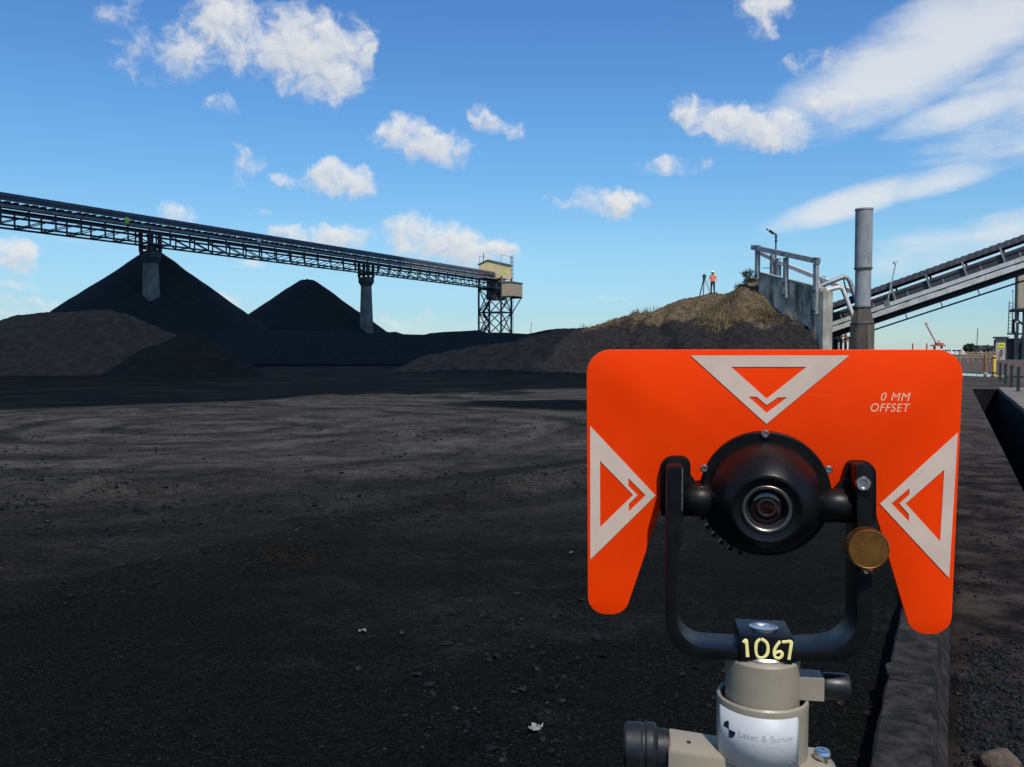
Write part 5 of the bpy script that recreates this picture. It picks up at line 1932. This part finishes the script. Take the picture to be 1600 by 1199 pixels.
def rounded(pts_, rads, n=10):
    out = []
    N_ = len(pts_)
    for i in range(N_):
        p_, a_, b_ = Vector(pts_[i]), Vector(pts_[i - 1]), Vector(pts_[(i + 1) % N_])
        r_ = rads[i]
        if r_ <= 0:
            out.append(p_)
            continue
        d1, d2 = (a_ - p_).normalized(), (b_ - p_).normalized()
        ang_ = d1.angle(d2)
        tl2 = min(r_ / math.tan(ang_ / 2), (a_ - p_).length * .499, (b_ - p_).length * .499)
        r2_ = tl2 * math.tan(ang_ / 2)
        cc = p_ + (d1 + d2).normalized() * (r2_ / math.sin(ang_ / 2))
        s_, e_ = p_ + d1 * tl2 - cc, p_ + d2 * tl2 - cc
        a0 = math.atan2(s_.y, s_.x)
        a1 = math.atan2(e_.y, e_.x)
        da = (a1 - a0 + math.pi) % (2 * math.pi) - math.pi
        for k_ in range(n + 1):
            t_ = a0 + da * k_ / n
            out.append(cc + Vector((math.cos(t_), math.sin(t_))) * r2_)
    return out


rig = thing('survey_prism_target', PC - Vector((0, 0, .1)), 'orange survey target with black prism housing in a yoke, in the foreground', 'survey target')
px2 = lambda lst, f=0.0, Mx=None: [uv(*z1(*q_), f, Mx) for q_ in lst]
MM = .445 / F                      # metres per photograph pixel at the plate

PLATE_T = .0028
outer = [z1(42, 44), z1(1563, 44), z1(1512, 1190), z1(1352, 1190), (1366, 795), (1290, 765), (1240, 700), (1150, 700), (1100, 765), (1034, 790), z1(196, 1110), z1(48, 1110)]
pl = [Vector(uv(*q_)) for q_ in outer]
rads = [38 * MM, 38 * MM, 32 * MM, 30 * MM, 0, 0, 0, 0, 0, 0, 30 * MM, 30 * MM]
pl = rounded(pl, rads, 10)
plate = prism('target_plate', [(q_.x, q_.y, 0) for q_ in pl], (0, 0, -PLATE_T), M_ORANGE, rig, PM, bevel=.0004, smooth=True)


def on_plate(name, me_, m, parent, off, f, Mx=None):
    me_.materials.clear()
    me_.materials.append(m)
    return link(bpy.data.objects.new(name, me_), parent, (PM if Mx is None else Mx) @ Matrix.Translation((off[0], off[1], f)))


TRI = [
    ([(462, 66), (1101, 66), (767, 342)], [(625, 112), (928, 112), (768, 240)], [(695, 232), (728, 232), (768, 266), (814, 235), (850, 235), (768, 297)], 'pale reflective triangle pointing down'),
    ([(57, 350), (321, 630), (58, 888)], [(97, 490), (230, 628), (97, 758)], [(211, 560), (280, 629), (213, 695), (213, 664), (249, 629), (211, 592)], 'pale reflective triangle pointing right'),
    ([(1538, 377), (1224, 663), (1503, 963)], [(1483, 526), (1328, 662), (1467, 815)], [(1343, 600), (1271, 662), (1341, 735), (1341, 706), (1302, 662), (1343, 626)], 'pale reflective triangle pointing left'),
]
for (a_, b_, c_, lab) in TRI:
    me_ = fill_mesh([px2(a_), px2(b_), px2(c_)], .00008)
    o = on_plate('reflective_triangle', me_, M_TAPE, plate, (0, 0), .00022)
    o['label'] = lab
for (txt, xr, yb, xl) in (('0 MM', 1347, 249, 1228), ('OFFSET', 1345, 293, 1187)):
    p_r, p_l = uv(*z1(xr, yb)), uv(*z1(xl, yb))
    me_ = text_mesh(txt, .0115, .22, 'LEFT', .00001, 0.0, 1.1)
    co = np.array([v.co for v in me_.vertices])
    w0, w1 = co[:, 0].min(), co[:, 0].max()
    sc2 = (p_r[0] - p_l[0]) / (w1 - w0)
    hh = uv(*z1(xl, yb - 33))[1] - p_l[1]
    sy2 = hh / (co[:, 1].max() - co[:, 1].min())
    for v in me_.vertices:
        v.co = Vector(((v.co.x - w0) * sc2, (v.co.y - co[:, 1].min()) * sy2, v.co.z))
    on_plate('printed_text', me_, M_PRINT, plate, (p_l[0], (p_l[1] + p_r[1]) / 2), .00005)

# ears that carry the plate
for side_, pts_ in (('l', [(1031, 713), (1079, 713), (1079, 742), (1092, 760), (1080, 806), (1034, 806), (1031, 795)]), ('r', [(1320, 720), (1369, 720), (1369, 812), (1330, 815), (1310, 790), (1302, 765), (1320, 745)])):
    q_ = rounded([Vector(uv(*a_, .003)) for a_ in pts_], [22 * MM, 20 * MM, 3 * MM, 0, 2 * MM, 2 * MM, 0] if side_ == 'l' else [20 * MM, 22 * MM, 2 * MM, 2 * MM, 0, 0, 3 * MM], 8)
    prism('mounting_ear', [(a_.x, a_.y, .004) for a_ in q_], (0, 0, -.0035), M_ANODM, rig, PM, bevel=.0006, smooth=True)

# prism housing, turned
fc = uv(1195.5, 772, .004)
HM = PM @ Matrix.Translation((fc[0], fc[1], 0)) @ Matrix.Rotation(R(-5), 4, 'Y')
house = lathe('prism_housing', [(.020, -.020), (.028, -.012), (.0325, .001), (.0331, .0015), (.0331, .0048), (.0326, .0054), (.0283, .0055), (.0282, .0075), (.0280, .0125), (.0268, .0190), (.0243, .0255), (.0208, .0312), (.0180, .0345), (.0172, .0352),
                                (.0160, .0354), (.0128, .0338), (.0121, .0338), (.0121, .0345)], M_ANODM, rig, HM, 72, 28, cap=False)
lathe('lens_ring', [(.0118, .0330), (.0118, .0346), (.0115, .0349), (.0108, .0349), (.0102, .0343), (.0096, .0325)], mat('ring_steel', (.20, .185, .17), .42, 1.0, .1, 40.0), house, HM, 56, 25, cap=False)
lathe('lens_recess', [(.0096, .0330), (.0092, .0300), (.0085, .0292), (.0, .0290)], M_BLACKINK, house, HM, 48, 25, cap=False)
lathe('prism_glass', [(.0088, .0296), (.0080, .0306), (.0055, .0312), (.0, .0314)], M_PRISMG, house, HM, 48, 40, cap=False)
lathe('inner_ring', [(.0048, .0316), (.0044, .0321), (.0037, .0321), (.0034, .0316)], mat('inner_ring_grey', (.014, .013, .013), .5), house, HM, 36, 30, cap=False)
for (px, py) in ((1196, 678.5), (1100.5, 732.5), (1294.5, 734.5)):
    q_ = uv(px, py, .0065)
    sm = PM @ Matrix.Translation((q_[0], q_[1], 0))
    s_ = lathe('screw', [(.0021, .0050), (.0021, .0066), (.0017, .0071), (.0010, .0071), (.0009, .0061), (0, .0061)], M_SILVER, house, sm, 20, 30, cap=False)
# knurl teeth low on the left of the flange
for k in range(7):
    a = R(196 + k * 9)
    q_ = Vector((.0335 * math.cos(a), .0335 * math.sin(a), .003))
    w0 = HM @ q_
    w1 = HM @ (q_ + Vector((.0022 * math.cos(a), .0022 * math.sin(a), 0)))
    beam('knurl_tooth', w0, w1, .0022, .0035, M_ANODM, house, up=PN)

# yoke (upright, not tilted)
YM = Matrix((PU, Vector((0, 0, 1)), N0)).transposed().to_4x4()
YM.translation = PC
yv = lambda px, py, f: uv(px, py, f, YM)
FY0, FY1 = -.0045, .0205
up_pts = [(1041, 728), (1067.5, 728), (1067.5, 850), (1058, 862), (1058, 1010), (1150, 1016), (1248, 1018), (1339, 1012), (1339, 728), (1363, 728), (1363, 1034), (1246, 1034), (1154, 1032), (1041, 1028)]
q_ = rounded([Vector(yv(a_, b_, FY1)) for a_, b_ in up_pts], [7 * MM, 5 * MM, 4 * MM, 4 * MM, 52 * MM, 0, 0, 56 * MM, 4 * MM, 7 * MM, 74 * MM, 0, 0, 74 * MM], 12)
yoke = prism('yoke', [(a_.x, a_.y, FY1) for a_ in q_], (0, 0, FY0 - FY1), M_ANOD, rig, YM, bevel=.0006, smooth=True)
# tilt axles
for (xa, xb_, yc, rpx, lab) in ((1062, 1122, 781, 26, 'l'), (1270, 1345, 789, 26.5, 'r')):
    fa = .008
    a_, b_ = yv(xa, yc, fa), yv(xb_, yc, fa)
    rod('tilt_axle', YM @ Vector((a_[0], a_[1], fa)), YM @ Vector((b_[0], a_[1], fa)), 2 * rpx * MM * .98, M_ANODM, rig, 40)
# arm details
q_ = yv(1066, 768, FY1)
beam('arm_seam', YM @ Vector((q_[0], q_[1] + .012, FY1)), YM @ Vector((q_[0], q_[1] - .010, FY1)), .0006, .0008, M_SILVER, yoke, up=N0)
q_ = yv(1348.5, 756, FY1)
sm = YM @ Matrix.Translation((q_[0], q_[1], 0))
lathe('arm_screw', [(.0036, FY1 - .001), (.0036, FY1 + .0008), (.0032, FY1 + .0014), (.0022, FY1 + .0014), (.0017, FY1 + .0005), (.0, FY1 + .0005)], M_SILVER, yoke, sm, 28, 30, cap=False)
q0, q1 = yv(1338, 725, FY1), yv(1364, 775, FY1)
prism('arm_boss', [(a_.x, a_.y, FY1 - .0002) for a_ in rounded([Vector(yv(1337.5, 725, FY1)), Vector(yv(1363.5, 725, FY1)), Vector(yv(1363.5, 776, FY1)), Vector(yv(1337.5, 776, FY1))], [6 * MM, 6 * MM, 12 * MM, 12 * MM], 6)],
      (0, 0, .0006), M_ANOD, yoke, YM, bevel=.0002, smooth=True)
# brass clamp knob
fk = FY1 + .0005
q_ = yv(1357.5, 859, FY1 + .0085)
km = YM @ Matrix.Translation((q_[0], q_[1], 0))
kr = 30.5 * MM * .955
kn = lathe('brass_knob', [(kr * .9, FY1 + .0005), (kr, FY1 + .0013), (kr, FY1 + .0080), (kr * .965, FY1 + .0088), (kr * .93, FY1 + .0089), (kr * .9, FY1 + .0086), (.0, FY1 + .0086)], M_BRASS, rig, km, 72, 25, cap=False)
for k in range(44):
    a = 2 * math.pi * k / 44
    beam('knurl', km @ Vector((kr * math.cos(a), kr * math.sin(a), FY1 + .0016)), km @ Vector((kr * math.cos(a), kr * math.sin(a), FY1 + .0076)), .0006, .0006, M_BRASS, kn, up=km.to_3x3() @ Vector((math.cos(a), math.sin(a), 0)))
a_, b_ = yv(1354.5, 880, FY1 + .003), yv(1354.5, 895, FY1 + .003)
rod('knob_shaft', YM @ Vector((a_[0], a_[1], FY1 + .003)), YM @ Vector((b_[0], b_[1], FY1 + .003)), .0052, M_SILVER, rig, 20)

# centre block with painted number
FB0, FB1 = -.0055, .0225
bl = [yv(1156, 995, FB1), yv(1240, 995, FB1), yv(1240, 1035, FB1), yv(1156, 1035, FB1)]
zt_b, zb_b = (bl[0][1] + bl[1][1]) / 2, (bl[2][1] + bl[3][1]) / 2
ul, ur = bl[0][0], bl[1][0]
block = prism('centre_block', [(ul, zt_b, FB1), (ur, zt_b, FB1), (ur, zb_b, FB1), (ul, zb_b, FB1)], (0, 0, FB0 - FB1), M_ANOD, rig, YM, bevel=.0006, smooth=True)
UC = (ul + ur) / 2
bm_up = YM @ Matrix.Translation((UC + .0002, zt_b, (FB0 + FB1) / 2 + .001)) @ Matrix.Rotation(-math.pi / 2, 4, 'X')
lathe('socket_ring', [(.0072, .0), (.0072, .0010), (.0067, .0013), (.0060, .0010), (.0058, .0002)], M_SILVER, block, bm_up, 40, 30, cap=False)
lathe('socket_face', [(.0059, .0003), (.0, .0003)], mat('socket_steel', (.60, .62, .64), .3, .9), block, bm_up, 40, 30, cap=False)

zk = lambda x_, y_: (1000 + x_ / 2.855, 640 + y_ / 2.855)
GLY = [
    [(462, 1040), (474, 1022), (476, 1050), (480, 1104)],
    [(538, 1024), (520, 1034), (516, 1062), (518, 1094), (532, 1110), (556, 1106), (570, 1088), (572, 1056), (562, 1034), (540, 1024)],
    [(626, 1034), (606, 1056), (596, 1084), (602, 1106), (620, 1112), (634, 1100), (634, 1084), (620, 1078), (602, 1088)],
    [(634, 1038), (656, 1036), (676, 1034), (673, 1060), (668, 1090), (664, 1116)],
]
for gly in GLY:
    cu = bpy.data.curves.new('stroke', 'CURVE')
    cu.dimensions = '3D'
    cu.bevel_depth = .00082
    cu.bevel_resolution = 3
    cu.use_fill_caps = True
    cu.resolution_u = 6
    spn = cu.splines.new('NURBS')
    spn.points.add(len(gly) - 1)
    for pt, g_ in zip(spn.points, gly):
        w_ = yv(*zk(*g_), FB1)
        pt.co = (w_[0], w_[1], 0, 1)
        pt.radius = random.uniform(.85, 1.15)
    spn.use_endpoint_u = True
    spn.order_u = 3
    oo = bpy.data.objects.new('stroke', cu)
    COL.objects.link(oo)
    bpy.context.view_layer.update()
    me_ = baked(oo)
    for v in me_.vertices:
        v.co.z *= .18
    me_.materials.clear()
    me_.materials.append(M_PAINTY)
    link(bpy.data.objects.new('painted_digit', me_), block, YM @ Matrix.Translation((0, 0, FB1 + .00005)))

# ------------------------------------------------------------------ tribrach with its adapter
bc = YM @ Vector((UC, zb_b, (FB0 + FB1) / 2))
AX, AY = bc.x, bc.y
trb = thing('tribrach', (AX, AY, 1.30), 'beige tribrach with white sticker carrying the survey target', 'tribrach')
zat = lambda py, r_: P(1193, py, AY - r_).z
RU, RC = 57.5 * (AY - .004) / F, 71 * (AY - .006) / F
z_neck = bc.z
z_u = zat(1043, RU)
z_c = zat(1112, RC)
AM = Matrix.Translation((AX, AY, 0))
lathe('neck', [(RU * .83, z_u - .004), (RU * .83, z_u + .0012), (RU * .78, z_u + .0022), (RU * .78, z_neck + .0005), (RU * .1, z_neck + .0005)], M_SILVER, trb, AM, 56, 25, cap=False)
adp = lathe('adapter', [(RU, z_c - .02), (RU, z_u - .0012), (RU * .96, z_u), (RU * .83, z_u), (RU * .5, z_u - .001)], M_BEIGE, trb, AM, 72, 30, cap=False)
lathe('collar', [(RC * .99, z_c - .060), (RC * 1.0, z_c - .006), (RC * 1.01, z_c - .003), (RC * 1.0, z_c - .001), (RC * .965, z_c), (RC * .92, z_c - .001), (RC * .90, z_c - .004), (RC * .88, z_c - .012), (RU * .98, z_c - .014)], M_BEIGE, trb, AM, 80, 28, cap=False)
# side boss and black clamp knob
zb2 = zat(1066, 0)
a_ = Vector((AX, AY, zb2)) + PU * RU * .8
b_ = Vector((AX, AY, zb2)) + PU * (RU + 33 * MM)
beam('clamp_boss', a_, b_, .0125, .0115, M_BEIGE, trb)
kmx = Matrix((Vector((0, 0, 1)), PU.cross(Vector((0, 0, 1))).normalized(), PU)).transposed().to_4x4()
kmx.translation = b_
lathe('clamp_knob', [(.0050, 0), (.0064, .0006), (.0068, .002), (.0068, .0118), (.0062, .0132), (0, .0134)], mat('black_plastic', (.010, .010, .011), .45, 0, .2, 60.0, spec=.4), trb, kmx, 36, 28, cap=False)

# sticker wrapped on the collar, facing the camera
vd = Vector((-AX, -AY, 0)).normalized()
va = math.atan2(vd.y, vd.x)


def on_collar(sx_, z_, dr=.0003):
    """sx_ metres of arc to the right as seen from the camera"""
    a__ = va + sx_ / RC
    return Vector((AX + (RC + dr) * math.cos(a__), AY + (RC + dr) * math.sin(a__), z_))


s0, s1 = RC * R(-66), RC * R(50)
zs1, zs0 = z_c - .0040, z_c - .0040 - .0275
Vs, Fs = [], []
NX = 40
rc_ = .0018
for i in range(NX + 1):
    s_ = s0 + (s1 - s0) * i / NX
    e = min(s_ - s0, s1 - s_)
    cut = rc_ - math.sqrt(max(0, rc_ ** 2 - max(0, rc_ - e) ** 2)) if e < rc_ else 0
    Vs.append(on_collar(s_, zs0 + cut))
    Vs.append(on_collar(s_, zs1 - cut))
for i in range(NX):
    Fs.append((2 * i, 2 * i + 2, 2 * i + 3, 2 * i + 1))
stick = mesh_obj('sticker', Vs, Fs, M_STICK, trb, smooth=True)
md = stick.modifiers.new('thick', 'SOLIDIFY')
md.thickness = .00012


def sticker_print(name, me_, m, sx_, zz):
    for v in me_.vertices:
        v.co = on_collar(sx_ + v.co.x, zz + v.co.y, .00038 + max(0, v.co.z))
    me_.materials.clear()
    me_.materials.append(m)
    link(bpy.data.objects.new(name, me_), stick)


def quarter(cx_, cy_, r_, a0, n=10):
    return [(cx_, cy_)] + [(cx_ + r_ * math.cos(R(a0 + 90 * k / n)), cy_ + r_ * math.sin(R(a0 + 90 * k / n))) for k in range(n + 1)]


sticker_print('emblem_quadrant', fill_mesh([quarter(0, 0, .0041, 90)], .00002), M_NAVY, s0 + .0092, zs1 - .0100)
sticker_print('emblem_quadrant', fill_mesh([quarter(0, 0, .0041, 270)], .00002), M_NAVY, s0 + .0092, zs1 - .0100)
sticker_print('sticker_text', text_mesh('Laser & Survey', .0046, 0, 'LEFT', .00001, .0), M_FAINT, s0 + .0150, zs1 - .0115)
sticker_print('sticker_text', text_mesh('SOLUTIONS', .0040, 0, 'LEFT', .00001, 0), mat('ink_fainter', (.375, .38, .385), .5), s0 + .0190, zs1 - .0165)
sticker_print('sticker_mark', fill_mesh([[(0, 0), (.0046, .0006), (.0046, .0014), (0, .0008)], [(.0008, .0014), (.0042, .0022), (.004, .003), (.0012, .0022)]], .00001), mat('ink_grey', (.20, .205, .21), .6), s1 - .0066, zs1 - .0225)

# plummet housing to the left with black eyepiece
HFr = RC * .55
zhf = zat(1158, HFr) - .0078
hp = lambda du, df, z_: Vector((AX, AY, 0)) + PU * du + N0 * df + Vector((0, 0, z_))
uL, uR = (1044 - 1193) * MM * .97, -RC * .80
prof = rounded([Vector((uL, zhf - .055)), Vector((uL, zhf)), Vector((uR, zhf - .0028)), Vector((uR, zhf - .055))], [0, .0022, 0, 0], 6)
hous = prism('plummet_housing', [hp(a_.x, HFr, a_.y) for a_ in prof], -N0 * .026, M_BEIGE, trb, bevel=.0016, smooth=True)
rod('pin_hole', hp(uL + .011, HFr - .011, zhf - .0012), hp(uL + .011, HFr - .011, zhf - .0004), .0022, M_BLACKINK, hous, 14)
rod('grub_screw', hp(uL + .0095, HFr - .002, zhf - .0150), hp(uL + .0095, HFr + .0004, zhf - .0150), .0030, M_BLACKINK, hous, 14)
ze = zat(1172, HFr) - .0085
em = Matrix((Vector((0, 0, 1)), (-PU).cross(Vector((0, 0, 1))), -PU)).transposed().to_4x4()
em.translation = hp(uL + .001, HFr - .013, ze)
lathe('eyepiece', [(.0090, 0), (.0096, .002), (.0096, .0060), (.0112, .0068), (.0124, .0085), (.0124, .0118), (.0116, .0126), (.0116, .0140), (.0122, .0150), (.0118, .0225), (.0100, .0240), (.0085, .0235), (.0, .0215)],
      mat('eyepiece_black', (.009, .0095, .012), .5, 0, .2, 60.0, spec=.35), trb, em, 48, 28, cap=False)
# right-hand lug with its slot and bright screw
zl = zat(1190, RC * .5)
lug = prism('clamp_lug', [hp(a_.x, RC * .75, a_.y) for a_ in rounded([Vector((RC * .7, zl - .05)), Vector((RC * .7, zl + .0015)), Vector((RC + 17 * MM, zl + .001)), Vector((RC + 46 * MM, zl - .006)), Vector((RC + 52 * MM, zl - .05))], [0, .001, .004, .008, 0], 6)],
            -N0 * .024, M_BEIGE, trb, bevel=.0014, smooth=True)
beam('slot', hp(RC + 31 * MM, RC * .75 + .0002, zl - .001), hp(RC + 26 * MM, RC * .75 + .0002, zl - .014), .0012, .0006, M_BLACKINK, lug, up=N0)
lathe('level_screw', [(.0026, zl - .002), (.0026, zl + .0022), (.0041, zl + .0024), (.0042, zl + .0044), (.0036, zl + .0058), (.0018, zl + .0060), (.0, zl + .0056)], M_SILVER, trb,
      Matrix.Translation(hp(RC + 18 * MM, RC * .30, 0)), 32, 25, cap=False)
# base below the picture
zb3 = z_c - .060
lathe('base_plate', [(.060, zb3 - .040), (.060, zb3 - .034), (.055, zb3 - .033), (.020, zb3 - .032)], M_BEIGE, trb, AM, 48, 30)
for k in range(3):
    a = R(90 + 120 * k)
    q_ = Vector((AX + .042 * math.cos(a), AY + .042 * math.sin(a), 0))
    lathe('foot_screw', [(.005, zb3 - .034), (.005, zb3 - .026), (.013, zb3 - .025), (.013, zb3 - .010), (.006, zb3 - .009), (.006, zb3 + .004)], M_BLACKINK, trb, Matrix.Translation(q_), 24, 30)
lathe('upper_plate', [(.055, zb3 + .000), (.055, zb3 + .006), (.030, zb3 + .0062)], M_BEIGE, trb, AM, 48, 30)
tp = thing('instrument_tripod', (AX, AY, 0), 'wooden instrument tripod standing under the beige tribrach', 'tripod')
zh = zb3 - .041
lathe('tripod_head', [(.075, zh - .022), (.078, zh - .018), (.078, zh - .003), (.074, zh)], mat('tripod_head_grey', (.25, .25, .24), .5), tp, AM, 40, 30)
for k in range(3):
    a = R(90 + 120 * k)
    f0 = Vector((AX + .065 * math.cos(a), AY + .065 * math.sin(a), zh - .03))
    f1 = Vector((AX + .50 * math.cos(a), AY + .50 * math.sin(a), .0))
    lg = beam('leg', f0, f0.lerp(f1, .97), .045, .03, M_TIMBER, tp)
    beam('leg_shoe', f0.lerp(f1, .965), f1 - Vector((0, 0, .02)), .03, .022, M_STEEL, lg)
